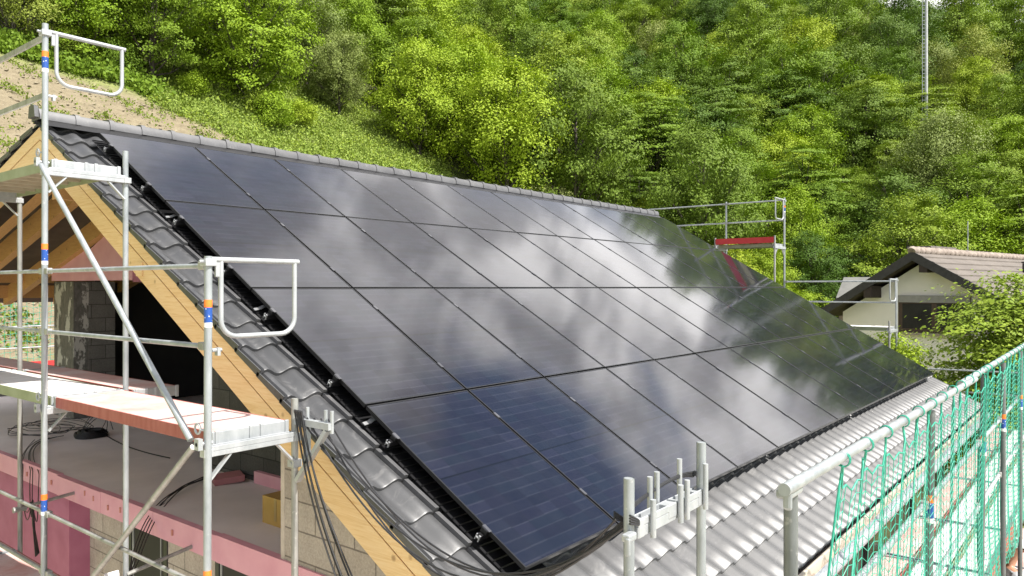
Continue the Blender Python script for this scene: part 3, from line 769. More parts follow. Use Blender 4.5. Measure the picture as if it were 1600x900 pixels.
deck(gs, -1.235, -0.665, OY[0]+0.05, OY[1]-0.02, 3.295, 'red'); deck(gs, -1.235, -0.665, OY[1]+0.03, OY[2]-0.02, 3.295, 'red'); deck(gs, -1.235, -0.665, OY[2]+0.03, OY[3]-0.02, 3.295, 'red')
for a, b in ((0, 1), (1, 2), (2, 3)):
    for z in (6.36, 5.855): rail(gs, (XO, OY[a]+0.02, z), (XO, OY[b]-0.02, z))
    for z in (4.335, 3.84): rail(gs, (XO, OY[a]+0.02, z), (XO, OY[b]-0.02, z), mat='galv_old')
for a, b in ((1, 2), (2, 3)):
    for z in (8.33, 7.84):
        mb = MB(); mb.bar((XO+0.01, OY[a]+0.02, z), (XO+0.01, OY[b]-0.02, z), 0.02, 0.045); mb.build('guard_rail', M['galv_old'], gs)
d_guard(gs, XO, -0.665, OY[1], 8.37, 7.94); d_guard(gs, XO, -0.655, OY[0], 6.40, 5.91)
rail(gs, (XO-0.045, OY[1]-0.03, 7.24), (XO-0.045, OY[0]+0.13, 5.26), 0.021, 'galv', 'diagonal_brace', False)
rail(gs, (XO-0.045, OY[0]+0.10, 5.22), (XO-0.045, OY[1]-0.08, 3.30), 0.021, 'galv_old', 'diagonal_brace', False)
for (y, z) in ((OY[0], 5.25), (OY[1], 7.27), (OY[1], 5.22)):
    mb = MB(); mb.tube([(XO-0.075, y+0.01, z), (XO+0.03, y+0.01, z)], 0.013, 8); mb.cbox((XO-0.06, y+0.01, z), (0.03, 0.05, 0.07))
    pts = [(XO-0.03, y+0.075+0.032*math.cos(a), z+0.085+0.032*math.sin(a)) for a in [2*math.pi*i/12 for i in range(13)]]
    mb.tube(pts, 0.007, 6); mb.tube([(XO-0.03, y+0.045, z+0.085), (XO-0.01, y, z+0.08)], 0.008, 6)
    mb.build('wedge_coupler', M['galv_white'], gs, True)
for y, z in ((OY[0], 5.83), (OY[1], 7.83)):
    mb = MB(); mb.tube([(XO+0.02, y-0.005, z), (XO+0.085, y-0.005, z)], 0.012, 8); mb.cbox((XO+0.06, y-0.005, z-0.01), (0.02, 0.035, 0.05)); mb.build('wedge_head', M['galv_white'], gs)
# cantilever bracket with pins at the near inner standard
y0 = OY[0]+0.04
mb = MB(); mb.box((XI-0.022, y0-0.40, 5.275), (XI+0.022, y0-0.02, 5.32))
mb.bar((XI, y0-0.36, 5.27), (XI, y0-0.03, 4.88), 0.03, 0.04, (1,0,0)); mb.bar((XI, y0-0.14, 5.30), (XI, y0-0.14, 5.02), 0.03, 0.04, (1,0,0))
for q in (0.13, 0.33, 0.395): mb.tube([(XI+0.012, y0-q, 5.25), (XI+0.012, y0-q, 5.40)], 0.0125, 8)
mb.tube([(XI-0.04, y0, 5.0), (XI+0.04, y0, 5.0)], 0.014, 8); mb.cbox((XI, y0, 5.0), (0.07, 0.07, 0.05))
mb.build('cantilever_bracket', M['galv_white'], gs)
# wall ties to the foam edge
mb = MB(); mb.tube([(XI, OY[1], 3.62), (0.02, OY[1]-0.02, 3.72)], 0.02, 8); mb.build('wall_tie', M['galv_old'], gs, True)
mb = MB(); mb.tube([(XI, OY[2], 3.75), (0.02, OY[2]+0.1, 3.78)], 0.02, 8); mb.tube([(XI-0.07, OY[2], 3.74), (XI+0.06, OY[2], 3.74)], 0.032, 8); mb.build('wall_tie', M['galv_old'], gs, True)
mb = MB(); mb.tube([(XI-0.16, OY[1]+0.08, 3.62), (XI-0.05, OY[1]+0.05, 3.63)], 0.034, 12); mb.build('tube_cap', M['white'], gs, True)
mb = MB(); mb.box((-1.26, 4.9, 5.30), (-1.24, 9.0, 5.45)); mb.build('toe_board', M['red'], gs)

# corner frame with open pins in front of the eave corner
cf = thing('corner_scaffold_frame', 'short scaffold frame with upright pins and two open tubes in front of the eave corner', 'scaffold frame', (-0.5, -7.42, -1.0))
standard(cf, -0.875, -7.42, -1.0, 5.385, mat='galv'); standard(cf, -0.155, -7.43, -1.0, 5.43, mat='galv')
mb = MB(); mb.box((-0.85, -7.452, 5.115), (-0.18, -7.398, 5.165)); mb.box((-0.85, -7.454, 5.165), (-0.18, -7.446, 5.20)); mb.box((-0.85, -7.404, 5.165), (-0.18, -7.396, 5.20)); mb.cbox((-0.50, -7.425, 5.165), (0.12, 0.060, 0.065)); mb.cbox((-0.82, -7.425, 5.155), (0.05, 0.06, 0.08)); mb.cbox((-0.21, -7.425, 5.155), (0.05, 0.06, 0.07))
mb.build('transom', M['galv_white'], cf, False, 0.004)
mb = MB()
for x, yy, zt in ((-0.745, -7.47, 5.27), (-0.60, -7.375, 5.33), (-0.53, -7.375, 5.34), (-0.47, -7.47, 5.28), (-0.40, -7.47, 5.29), (-0.29, -7.375, 5.36), (-0.19, -7.47, 5.33)):
    mb = MB(); mb.tube([(x, yy, 5.10), (x, yy, zt)], 0.0135, 10); mb.build('pin', M['galv_white'], cf, True)
mb = MB(); mb.cbox((-0.925, -7.45, 5.145), (0.07, 0.04, 0.035)); mb.cbox((-0.955, -7.46, 5.11), (0.02, 0.025, 0.08)); mb.build('coupler', M['galv_white'], cf, False, 0.008)

# --- scaffold along the eave
es = thing('eave_scaffold', 'galvanised scaffold along the eave with tall posts carrying the green safety net', 'scaffold', (3, -8.2, -1.2))
EX = [-1.10, 1.49, 3.88, 5.30, 7.05, 9.62, 12.2, 14.9]
EY = -8.2
for i, x in enumerate(EX):
    standard(es, x, EY, -1.2, 5.52 if i == 0 else 5.46, () if i in (0,) else (4.84,), 'galv_dark', lean=(0.0, -0.012 if i in (1, 2) else 0))
    standard(es, x, -7.05, -1.2, 3.24, (), 'galv_old')
    mb = MB(); mb.box((x-0.024, EY+0.03, 3.16), (x+0.024, -7.08, 3.20)); mb.build('transom', M['galv'], es)
    mb = MB(); mb.box((x-0.024, EY+0.03, 1.16), (x+0.024, -7.08, 1.20)); mb.build('transom', M['galv'], es)
mb = MB(); mb.tube([(-1.30, EY-0.045, 5.56), (3.0, EY-0.045, 5.515)], 0.0215, 12); mb.build('top_rail', M['galv'], es, True)
mb = MB(); mb.tube([(2.6, EY-0.005, 5.515), (15.2, EY-0.005, 5.49)], 0.0242, 12); mb.build('top_rail', M['galv'], es, True)
mb = MB(); mb.cbox((-1.20, EY-0.030, 5.535), (0.14, 0.05, 0.035)); mb.cbox((-1.265, EY-0.045, 5.525), (0.022, 0.03, 0.08)); mb.build('coupler', M['galv'], es, False, 0.01)
for i in range(len(EX)-1):
    for z in (4.88, 4.33):
        rail(es, (EX[i]+0.02, EY+0.03, z), (EX[i+1]-0.02, EY+0.03, z), 0.0185, 'galv' if z > 4.5 else 'galv_white')
    rail(es, (EX[i]+0.02, EY, 2.35), (EX[i+1]-0.02, EY, 2.35), 0.0185, 'galv_white')
    deck(es, EX[i]+0.03, EX[i+1]-0.03, -8.13, -7.76, 3.285, 'steel', 'x'); deck(es, EX[i]+0.03, EX[i+1]-0.03, -7.745, -7.40, 3.285, 'red' if i == 1 else 'steel', 'x'); deck(es, EX[i]+0.03, EX[i+1]-0.03, -7.385, -7.05, 3.285, 'red', 'x')
    deck(es, EX[i]+0.03, EX[i+1]-0.03, -8.10, -7.55, 1.285, 'red', 'x')
    mb = MB(); mb.box((EX[i]+0.05, EY+0.045, 3.29), (EX[i+1]-0.05, EY+0.06, 3.43)); mb.build('toe_board', M['red'] if i in (2, 3) else M['deck_steel'], es)
rail(es, (7.0, EY-0.04, 1.3), (8.6, EY-0.04, 3.2), 0.02, 'galv_white', 'diagonal_brace', False)

# --- scaffold at the far gable
fs_ = thing('far_gable_scaffold', 'scaffold standing beyond the far roof verge, with bare guard rails and one red toe board', 'scaffold', (15.3, -2.5, -1.2))
FXO, FXI = 15.6, 14.9
FY = [-5.08, -2.48, -0.93, 1.64, 4.2]
for i, y in enumerate(FY):
    top = 6.44 if i == 0 else 8.50
    standard(fs_, FXO, y, -1.2, top, (8.2,) if i == 1 else ()); standard(fs_, FXI, y, -1.2, 5.46 if i == 0 else 7.50, (), 'galv_old')
    transom(fs_, FXO, FXI, y, 5.24)
    if i: transom(fs_, FXO, FXI, y, 7.24)
for i in range(4):
    a, b = FY[i], FY[i+1]
    for z in ((6.36, 5.86) if i == 0 else (8.44, 7.93)): rail(fs_, (FXO, a+0.02, z), (FXO, b-0.02, z), 0.0185)
    deck(fs_, FXI+0.04, FXO-0.04, a+0.03, b-0.03, 5.31, 'steel')
    if i: deck(fs_, FXI+0.04, FXO-0.04, a+0.03, b-0.03, 7.31, 'steel')
    if i == 1:
        mb = MB(); mb.box((FXI-0.03, a+0.02, 7.325), (FXI-0.005, b-0.02, 7.47)); mb.build('toe_board', M['red'], fs_)
rail(fs_, (FXO, -0.95, 7.2), (FXO, 0.3, 6.1), 0.012, 'galv', 'diagonal_brace', False)
d_guard(fs_, FXO, FXI+0.05, FY[1], 8.44, 7.93); d_guard(fs_, FXO, FXI+0.05, FY[0], 6.40, 5.90)
rail(fs_, (FXO, -8.15, 4.40), (FXO, FY[0], 4.35), 0.0185, 'galv'); rail(fs_, (FXO, -8.15, 3.9), (FXO, FY[0], 3.88), 0.0185, 'galv')

# --- scaffold at the back eave, seen through the open attic
bs = thing('back_scaffold', 'back scaffold with red toe board and thin green net seen through the open attic', 'scaffold', (3, 10.2, 1.0))
for x in (-1.2, 1.4, 4.0, 6.6): standard(bs, x, 10.9, 0.5, 6.8); standard(bs, x, 10.1, 0.5, 4.3)
for z in (5.3, 4.8): rail(bs, (-1.2, 10.9, z), (6.6, 10.9, z))
mb = MB(); mb.box((-1.2, 10.82, 4.30), (6.6, 10.85, 4.47)); mb.build('toe_board', M['red'], bs)
mb = MB(); mb.box((-1.2, 10.15, 4.24), (6.6, 10.8, 4.29)); mb.build('deck_board', M['deck_red'], bs)
mb = MB(); mb.box((-1.2, 10.0, 4.30), (6.6, 10.03, 4.45)); mb.build('toe_board', M['red'], bs)

# ------------------------------------------------------------------ green nets
def net(name, label, x0, x1, ties, ztop, H, y, rail_y, rail_z, r=0.0032, cell=0.095, gather=(), slant=0.0, sway=0.22, seed=1, thick=True):
    g = random.Random(seed); nu = int((x1-x0)/cell*1.18); nv = int(H/cell)
    tie = [x0+(x1-x0)*i/ties for i in range(ties+1)]
    def X(t):
        x = x0+(x1-x0)*t
        for (c, w, a) in gather: x += (c-x)*a*math.exp(-((x-c)/w)**2)
        return x
    P = []
    for i in range(nu+1):
        t = i/nu; xb = X(t); row = []
        f = (t*ties) % 1.0
        for j in range(nv+1):
            v = j/nv
            dip = 0.11*(1-(2*f-1)**2)*(1-0.35*v)
            bunch = -0.022*math.sin(2*math.pi*f)*(1-v)**1.5
            xx = xb + bunch - slant*max(0, 1-t*7)*v**0.8 + 0.004*math.sin(7*v+i*0.35)
            zz = ztop - 0.02 - dip - v*(H-0.11) + (0.014 if i % 2 else -0.014) + 0.03*math.sin(t*17+v*3)*v
            yy = y + sway*math.sin(math.pi*min(v*0.9, 1))*(0.6+0.4*math.sin(t*6+0.7)) + 0.010*math.sin(t*19+v*2) + 0.012*math.sin(2*math.pi*f)*(1-v*0.6)
            row.append(Vector((xx, yy, zz)))
        P.append(row)
    r_ = thing(name, label, 'safety net', (x0, y, ztop-H))
    mb = MB()
    for i in range(nu+1): mb.tube(P[i], r*(0.95), 4, False)
    for j in range(nv+1): mb.tube([P[i][j] for i in range(nu+1)], r*1.05, 4, False)
    mb.build('mesh', M['net'], r_)
    mb = MB()
    mb.tube([P[i][0]+Vector((0,0,0.004)) for i in range(nu+1)], r*2.1, 6); mb.tube([p for p in P[0]], r*2.6, 6); mb.tube([p for p in P[-1]], r*2.6, 6)
    mb.build('edge_rope', M['net'], r_)
    for k in range(ties+1):
        mb = MB(); i = round(k/ties*nu); p = P[i][0]; zt = ztop
        pts = [p+Vector((-0.01,0,-0.03))]
        for q in range(26):
            an = math.pi + q*0.5; pts.append(Vector((p.x-0.012+0.0012*q, rail_y+0.0295*math.sin(an), rail_z+0.0295*math.cos(an))))
        pts.append(p+Vector((0.03,0.005,-0.06)))
        mb.tube(pts, r*1.7, 5)
        mb.tube([p+Vector((0.01,0.005,0)), p+Vector((0.0+g.uniform(-.03,.03),0.01,-0.13-g.random()*0.1))], r*1.7, 5)
        mb.build('tie_cord', M['net'], r_)
    return r_
net('safety_net', 'green knotted safety net hanging from the near rail in front of the lower roof', -0.62, 3.80, 12, 5.515, 2.25, EY-0.04, EY-0.045, 5.54, 0.0018, 0.053, ((3.72, 0.30, 0.75), (2.0, 0.15, 0.4)), 0.42, 0.04, 3)
net('safety_net', 'green safety net bunched darker behind the third post towards the far end', 3.84, 9.4, 15, 5.49, 2.25, EY, EY-0.005, 5.505, 0.0023, 0.055, ((3.95, 0.25, 0.7), (5.3, 0.2, 0.5), (7.0, 0.3, 0.5)), 0.0, 0.05, 8)
net('safety_net', 'green safety net at the far end of the eave, nearest the neighbouring bush', 9.45, 14.9, 12, 5.49, 2.25, EY, EY-0.005, 5.495, 0.0042, 0.075, ((12.0, 0.4, 0.5),), 0.0, 0.08, 11)
n_ = net('safety_net', 'thin green net on the back scaffold seen through the open attic', -1.2, 6.6, 8, 6.0, 1.6, 10.93, 10.93, 6.0, 0.0045, 0.14, (), 0.0, 0.08, 5)

# ------------------------------------------------------------------ cables and loose things
def cable_thing(label, curves, r=0.0075, group=None, name='cable_bundle'):
    mb = MB()
    for c in curves: mb.tube(c, r, 6)
    o = mb.build(name, M['cable'], None, True); return tag(o, label, 'cable', group)
gq = random.Random(5)
A = Vector((XI+0.01, OY[0]-0.05, 5.33)); B = Vector((-0.86, -7.39, 5.19))
cable_thing('black cables sagging from the cantilever bracket across the barge board to the corner frame',
    [sag(A+Vector((0.02*i-0.03, -0.05*i, 0.0)), B+Vector((0.01*i, 0.0, 0.01*i-0.03)), (0.60,0.66,0.63,0.74,0.70)[i], 26, ((0.14,0.10,0.17,0.12,0.20)[i], (0.0,0.05,-0.05,0.08,0.1)[i], 0)) for i in range(5)], 0.0062)
C0 = Vector((XI-0.03, OY[0]+0.0, 5.36))
cable_thing('black cables hanging down beside the near inner post in front of the block wall',
    [[C0+Vector((0.0, -0.02*i, 0.0))] + bez(C0+Vector((0,-0.02*i,0.02)), C0+Vector((0.0,-0.15-(0,.06,.03,.10,.08)[i],-0.6)), C0+Vector((0.02*i,-0.42-(0,.05,.02,.16,.09)[i],-1.2)), C0+Vector((0.05,-1.25-(0,.1,.04,.3,.2)[i],-2.0)), 20) for i in range(5)], 0.0062)
cable_thing('black cable looped over the corner frame and down its right tube',
    [bez(B+Vector((0.02,0.01,0.02+0.01*i)), B+Vector((0.25,0.03,0.05)), Vector((-0.35,-7.37,5.30)), Vector((-0.17,-7.39,5.25+0.01*i)), 12)+bez(Vector((-0.17,-7.39,5.25+0.01*i)), Vector((-0.06,-7.40,5.30)), Vector((-0.085+0.01*i,-7.42,5.0)), Vector((-0.10+0.012*i,-7.42,3.6)), 14) for i in range(3)], 0.0062)
cable_thing('black cables wound round the left open tube and trailing under the panels',
    [bez(Vector((-0.92,-7.45,5.20+0.012*i)), Vector((-0.80,-7.50,5.17)), Vector((-0.80,-7.36,5.16)), Vector((-0.90,-7.36,5.20+0.01*i)), 12) for i in range(4)] +
    [bez(Vector((-0.90,-7.37,5.20)), Vector((-0.6,-6.9,4.75)), Vector((-0.35,-6.4,4.55-0.03*i)), Vector((0.10,-6.15,4.34-0.02*i)), 16) for i in range(3)], 0.0055)
def coil(cx, cy, z, r, n, seed, squash=1.0):
    g = random.Random(seed); pts = []
    for i in range(n*16):
        a = i/16*2*math.pi; k = i//16; rr = r*(0.75+0.3*g.random() if i % 16 == 0 else 0.9) + 0.05*math.sin(a*0.37+k)
        pts.append(Vector((cx+rr*math.cos(a), cy+rr*squash*math.sin(a), z+0.012+0.009*(k % 7)+0.006*math.sin(a*3))))
    return pts
cable_thing('flat coil of black cable lying on the shaded attic floor', [coil(1.30, 3.35, ZS, 0.20, 12, 1), coil(1.30, 3.35, ZS+0.03, 0.15, 9, 2)], 0.011, None, 'cable_coil')
loops = []
for i in range(7):
    c = Vector((0.75+0.06*i, 4.3-0.1*i, ZS+0.02+0.012*i)); s_ = 0.5+0.07*(i % 3)
    loops.append([c+Vector((s_*0.55*math.cos(a)+0.05*math.sin(3*a+i), s_*1.3*math.sin(a)*0.8, 0.02+0.01*i+0.03*abs(math.sin(a*2+i)))) for a in [2*math.pi*k/24 for k in range(25)]])
for i in range(5):
    yo = (0.0, 0.08, 0.33, 0.41, 0.62)[i]; zo = (0.0, 0.14, 0.05, 0.22, 0.1)[i]
    loops.append(bez((0.6+0.1*i, 3.6, ZS+0.03), (0.3, 3.0+0.1*i, ZS+0.06), (0.0, 2.4-yo, ZS+0.05), (-0.05, 2.2-yo, ZS-0.05), 14)+bez((-0.05, 2.2-yo, ZS-0.05), (-0.10, 2.12-yo, 3.45-zo), (-0.30, 1.25-yo*0.6, 3.30-zo), (-0.46+0.01*i, 0.66+0.02*i, 3.74), 14))
for i in range(3): loops.append(bez((1.1, 3.3, ZS+0.02), (1.3, 3.2, ZS+0.4+0.1*i), (1.5, 2.9+0.2*i, ZS+0.5), (1.45+0.1*i, 3.4, ZS+0.05), 14))
cable_thing('tangle of black cable loops on the attic floor, spilling over the pink edge', loops, 0.0055, None, 'cable_tangle')
cable_thing('strand of black cables hanging from the wall tie to the lower left deck', [[Vector((-0.46+0.012*i, 0.62+0.03*i, 3.75)), Vector((-0.50+0.012*i, 0.45+0.03*i, 3.45)), Vector((-0.62+0.014*i, 0.05+0.02*i, 3.31))] for i in range(5)], 0.009)
cable_thing('single black cable running across the attic floor from the coil', [bez((1.45, 3.2, ZS+0.02), (1.3, 2.4, ZS+0.02), (1.2, 1.8, ZS+0.015), (1.3, 0.9, ZS+0.015), 16)], 0.008, None, 'cable')
cable_thing('black cables draped over the foam edge behind the lower diagonal brace',
    [bez((1.0+0.03*i, -0.55+0.05*i, ZS+0.02), (0.3, -0.9-(0,.1,.04,.2)[i], ZS+0.07+0.02*i), (0.0, -1.2-(0,.03,.12,.15)[i], ZS+0.03), (-0.30, -1.55-0.02*i, 3.68-0.05*i), 16)+bez((-0.30, -1.55-0.02*i, 3.68-0.05*i), (-0.5, -1.8, 3.5-0.03*i), (-0.62, -2.02, 3.40), (-0.60+0.02*i, -2.05, 2.2), 12) for i in range(4)], 0.006)
mb = MB()
for a in (0.0,):
    c = Vector((1.14, -0.80, ZS+0.045)); ax = (Vector((0.93,-0.36,0.05)).normalized(), Vector((0.36,0.93,0)).normalized(), Vector((-0.05,0.0,1)).normalized())
    mb.cbox(c, (0.34, 0.30, 0.075), ax)
o = mb.build('foam_offcut', simple('dusty_pink_foam', (0.36,0.14,0.15), (0.44,0.20,0.20), 4, 0.8), None, False, 0.006); tag(o, 'small dusty pink foam offcut lying on the attic floor near the dark wall', 'foam block')
bx = thing('cardboard_box', 'yellow cardboard box standing on the attic floor at the edge of the block wall', 'box', (0.62, -2.75, ZS))
mb = MB(); mb.box((0.50, -2.95, ZS), (0.85, -2.50, ZS+0.27)); mb.build('carton', M['card'], bx, False, 0.004)
mb = MB(); mb.box((0.497, -2.74, ZS+0.05), (0.499, -2.70, ZS+0.272)); mb.build('tape', simple('tape', (0.36,0.25,0.10), (0.40,0.28,0.12), 4, 0.4), bx)

# ------------------------------------------------------------------ neighbouring house
TH = R(12.4); HR = Vector((math.cos(TH), -math.sin(TH), 0)); HG = Vector((math.sin(TH), math.cos(TH), 0)); HU = Vector((0,0,1))
HA = Vector((23.98, -3.82, 7.40))
def hp(r, g, z): p = HA + HR*r + HG*g; return (p.x, p.y, HA.z + z)
nh = thing('neighbour_house', 'cream rendered house with brown tiled gable roof behind the bush', 'house', tuple(HA + HR*6 + HG*-1 + Vector((0,0,-8))))
def hprism(poly, r0, r1):
    mb = MB(); n = len(poly); vs = [hp(r0, g, z) for g, z in poly] + [hp(r1, g, z) for g, z in poly]
    fs = [tuple(range(n)), tuple(range(2*n-1, n-1, -1))] + [(i, i+n, (i+1)%n+n, (i+1)%n) for i in range(n)]
    mb.add(vs, fs); return mb
def hbox(r0, r1, g0, g1, z0, z1): return hprism([(g0,z0),(g1,z0),(g1,z1),(g0,z1)], r0, r1)
SR, SLF = 0.585, 0.625
GL, GR_ = 3.25, -4.6
render = simple('cream_render', (0.82,0.78,0.72), (0.86,0.82,0.76), 2.5, 0.9, bump=0.2, detail=8)
hprism([(2.75, -9.0), (2.75, -0.36-2.75*SLF), (0, -0.36), (-4.0, -0.36-4.0*SR), (-4.0, -9.0)], 0.75, 14).build('wall', render, nh)
def house_tiles():
    m = NT('brown_roof_tiles'); c = m.n('ShaderNodeTexCoord')
    n = m.noise(c.outputs['Object'], 1.5, 6, 0.65); n2 = m.noise(c.outputs['Object'], 11, 4, 0.7)
    col = m.ramp(n, [(0.3,(0.105,0.088,0.074)),(0.7,(0.15,0.128,0.108))]); col = m.mix(0.5, col, m.ramp(n2,[(0.3,(0.6,0.6,0.6)),(0.7,(1.05,1.05,1.05))]), 'MULTIPLY')
    m.set(Base_Color=col, Roughness=0.8); m.bump(n2, 0.25, 0.02); return m.mat
ht = house_tiles()
rf = None
for sgn, sl, gend in ((-1, SR, 4.9), (1, SLF, 3.3)):
    mb = MB(); n = int(gend/0.34)
    for k in range(n):
        g0 = gend*k/n; g1 = gend*(k+1)/n
        a = [hp(0, sgn*g0, -sl*g0-0.012), hp(15, sgn*g0, -sl*g0-0.012), hp(15, sgn*g1, -sl*g1+0.03), hp(0, sgn*g1, -sl*g1+0.03), hp(15, sgn*g1, -sl*g1-0.05), hp(0, sgn*g1, -sl*g1-0.05)]
        mb.add(a, [(0,1,2,3),(3,2,4,5)])
    o = mb.build('roof', ht, nh); rf = rf or o
    mb = hprism([(0, -0.055), (sgn*gend, -sl*gend-0.055), (sgn*gend, -sl*gend-0.20), (0, -0.20)], 0.03, 15); mb.build('roof_boarding', simple('dark_brown_boarding', (0.035,0.025,0.02), (0.055,0.04,0.032), 6, 0.8), nh)
    mb = hprism([(0, 0.01), (sgn*gend, -sl*gend+0.02), (sgn*gend, -sl*gend-0.27), (0, -0.30)], -0.03, 0.028); mb.build('verge_board', simple('slate_verge', (0.028,0.026,0.026), (0.05,0.047,0.046), 9, 0.7), nh)
mb = MB()
for k in range(38):
    r0 = k*0.40-0.05; mb.tube([hp(r0, 0, 0.0), hp(r0+0.05, 0, 0.03), hp(r0+0.39, 0, 0.01)], [0.13, 0.15, 0.125], 10)
mb.build('ridge_cap', simple('ridge_tiles_mossy', (0.14,0.11,0.09), (0.30,0.25,0.21), 6, 0.85, bump=0.3), rf, True)
for g in (-0.34, 1.49, -2.4):
    sl = SR if g < 0 else SLF
    hbox(-0.0, 1.2, g-0.13, g+0.13, -sl*abs(g)-0.50 if g < 0 else -sl*abs(g)-0.62, -sl*abs(g)-0.21).build('purlin', simple('dark_purlin', (0.03,0.02,0.016), (0.05,0.035,0.028), 5, 0.8), nh)
for ga, gb in ((0.70, -1.45), (2.6, 2.75)):
    pass
wf = hbox(0.70, 0.748, -1.50, 0.76, -2.72, -1.46).build('window', simple('brown_window_frame', (0.05,0.028,0.02), (0.075,0.045,0.033), 6, 0.5), nh)
for ga, gb in ((0.62, -0.32), (-0.48, -1.40)):
    hbox(0.692, 0.699, gb, ga, -2.58, -1.74).build('pane', simple('window_glass', (0.02,0.02,0.02), (0.035,0.035,0.036), 1.5, 0.06), wf)
hbox(0.66, 0.698, -1.50, 0.76, -1.70, -1.462).build('shutter_box', simple('grey_shutter', (0.26,0.25,0.24), (0.32,0.31,0.30), 6, 0.6), wf)
hbox(0.60, 0.75, -1.6, 0.86, -2.80, -2.722).build('sill', simple('stone_sill', (0.30,0.25,0.2), (0.36,0.31,0.25), 6, 0.8), wf)
ch = hbox(2.2, 4.2, 0.35, 1.0, -1.0, 0.20).build('chimney', simple('chimney_slate', (0.07,0.055,0.05), (0.10,0.08,0.07), 6, 0.8), rf)
hbox(2.1, 4.3, 0.27, 1.08, 0.201, 0.27).build('chimney_cap', simple('cap_concrete', (0.12,0.10,0.09), (0.18,0.16,0.14), 6, 0.8), ch)
mb = MB(); mb.tube([hp(4.6, 0, 0), hp(4.6, 0, 1.25)], 0.018, 6); mb.build('antenna', M['galv'], rf)
mb = MB(); mb.tube([hp(7.0, -1.1, -0.75), hp(7.0, -1.1, -0.28)], 0.09, 10); mb.tube([hp(7.0, -1.1, -0.27), hp(7.0, -1.1, -0.22)], 0.12, 10); mb.build('vent_pipe', M['plastic_dark'], rf, True)
# garden shed roof, wall and railing beside the neighbour
sh = thing('garden_shed', 'small grey shed roof half hidden left of the cream house', 'shed', tuple(D for D in (27.9, 0.0, 2.0)))
mb = MB()
mb.prism([(27.6, 5.80), (28.7, 6.62), (28.7, 6.56), (27.6, 5.74)], 1, -1.5, -0.42)
mb.build('roof', simple('grey_felt', (0.13,0.13,0.12), (0.18,0.18,0.165), 3, 0.8), sh)
mb = MB(); mb.box((27.7, -1.4, 1.5), (28.6, -0.5, 5.78)); mb.build('wall', simple('weathered_boards', (0.16,0.12,0.09), (0.24,0.19,0.15), 4, 0.9), sh)
gw = thing('garden_wall', 'pale garden wall with a thin railing above the bright bushes', 'wall', (33, 3.5, 4.0))
a = Vector((33, -0.6, 0)); b = Vector((33.6, 0.9, 0))
mb = MB(); mb.bar((a.x, a.y, 5.6), (b.x, b.y, 5.6), 0.25, 1.0); mb.build('wall', simple('pale_wall', (0.42,0.34,0.28), (0.50,0.42,0.35), 3, 0.9), gw)
for k in range(7):
    p = a.lerp(b, k/6); mb = MB(); mb.tube([(p.x, p.y, 6.1), (p.x, p.y, 6.5)], 0.02, 5); mb.build('baluster', M['galv'], gw)
mb = MB(); mb.tube([(a.x, a.y, 6.5), (b.x, b.y, 6.5)], 0.025, 5); mb.build('handrail', M['galv'], gw)

# ------------------------------------------------------------------ lattice mast on the hillside
mx, my = 97.28, 8.63; mz0 = ground_z(mx, my)
mast = thing('radio_mast', 'tall thin grey lattice mast with rungs rising out of the wooded hillside', 'mast', (mx, my, mz0))
mb = MB(); mb.tube([(mx, my, mz0), (mx, my, 47)], [0.20, 0.16], 10); mb.build('pole', simple('mast_steel', (0.36,0.37,0.37), (0.48,0.49,0.49), 3, 0.5, 0.2), mast, True)
lx, ly = mx-0.22-0.12, my+0.34
mb = MB()
mb.tube([(lx, ly, mz0+2), (lx, ly, 46)], 0.045, 5); mb.tube([(lx+0.2, ly-0.25, mz0+2), (lx+0.2, ly-0.25, 46)], 0.03, 5)
z = mz0+2
while z < 46:
    mb.bar((lx, ly, z), (lx+0.2, ly-0.25, z), 0.05, 0.05); z += 0.45
mb.build('ladder', M['galv'], mast)
mb = MB(); mb.box((mx-0.5, my+0.15, 41.2), (mx-0.2, my+0.55, 42.2)); mb.build('junction_box', M['galv'], mast)

# ------------------------------------------------------------------ trees
def new_mesh(name, V, F, mat, smooth=False):
    me = bpy.data.meshes.new(name); V = np.asarray(V, np.float32); F = np.asarray(F, np.int32)
    me.vertices.add(len(V)); me.vertices.foreach_set('co', V.ravel())
    me.loops.add(F.size); me.loops.foreach_set('vertex_index', F.ravel())
    me.polygons.add(len(F)); me.polygons.foreach_set('loop_start', np.arange(0, F.size, F.shape[1], dtype=np.int32))
    me.polygons.foreach_set('loop_total', np.full(len(F), F.shape[1], np.int32))
    me.materials.append(mat); me.update(); me.validate()
    if smooth: me.polygons.foreach_set('use_smooth', [True]*len(me.polygons))
    return me
def leaves(P, N, size, g, fold=0.0):
    """one small rhombic leaf per point P with normal N"""
    n = len(P); N = N/np.linalg.norm(N, axis=1, keepdims=True)
    t = g.normal(size=(n,3)); t -= N*(t*N).sum(1, keepdims=True); t /= np.linalg.norm(t, axis=1, keepdims=True)
    b = np.cross(N, t); s = (size*g.uniform(0.65, 1.3, n))[:,None]
    V = np.stack([P - t*s*0.55, P + b*s*0.36 + t*s*0.05, P + t*s*0.62 - N*s*0.12, P - b*s*0.36 + t*s*0.05], 1).reshape(-1,3)
    return V, np.arange(4*n).reshape(n,4)
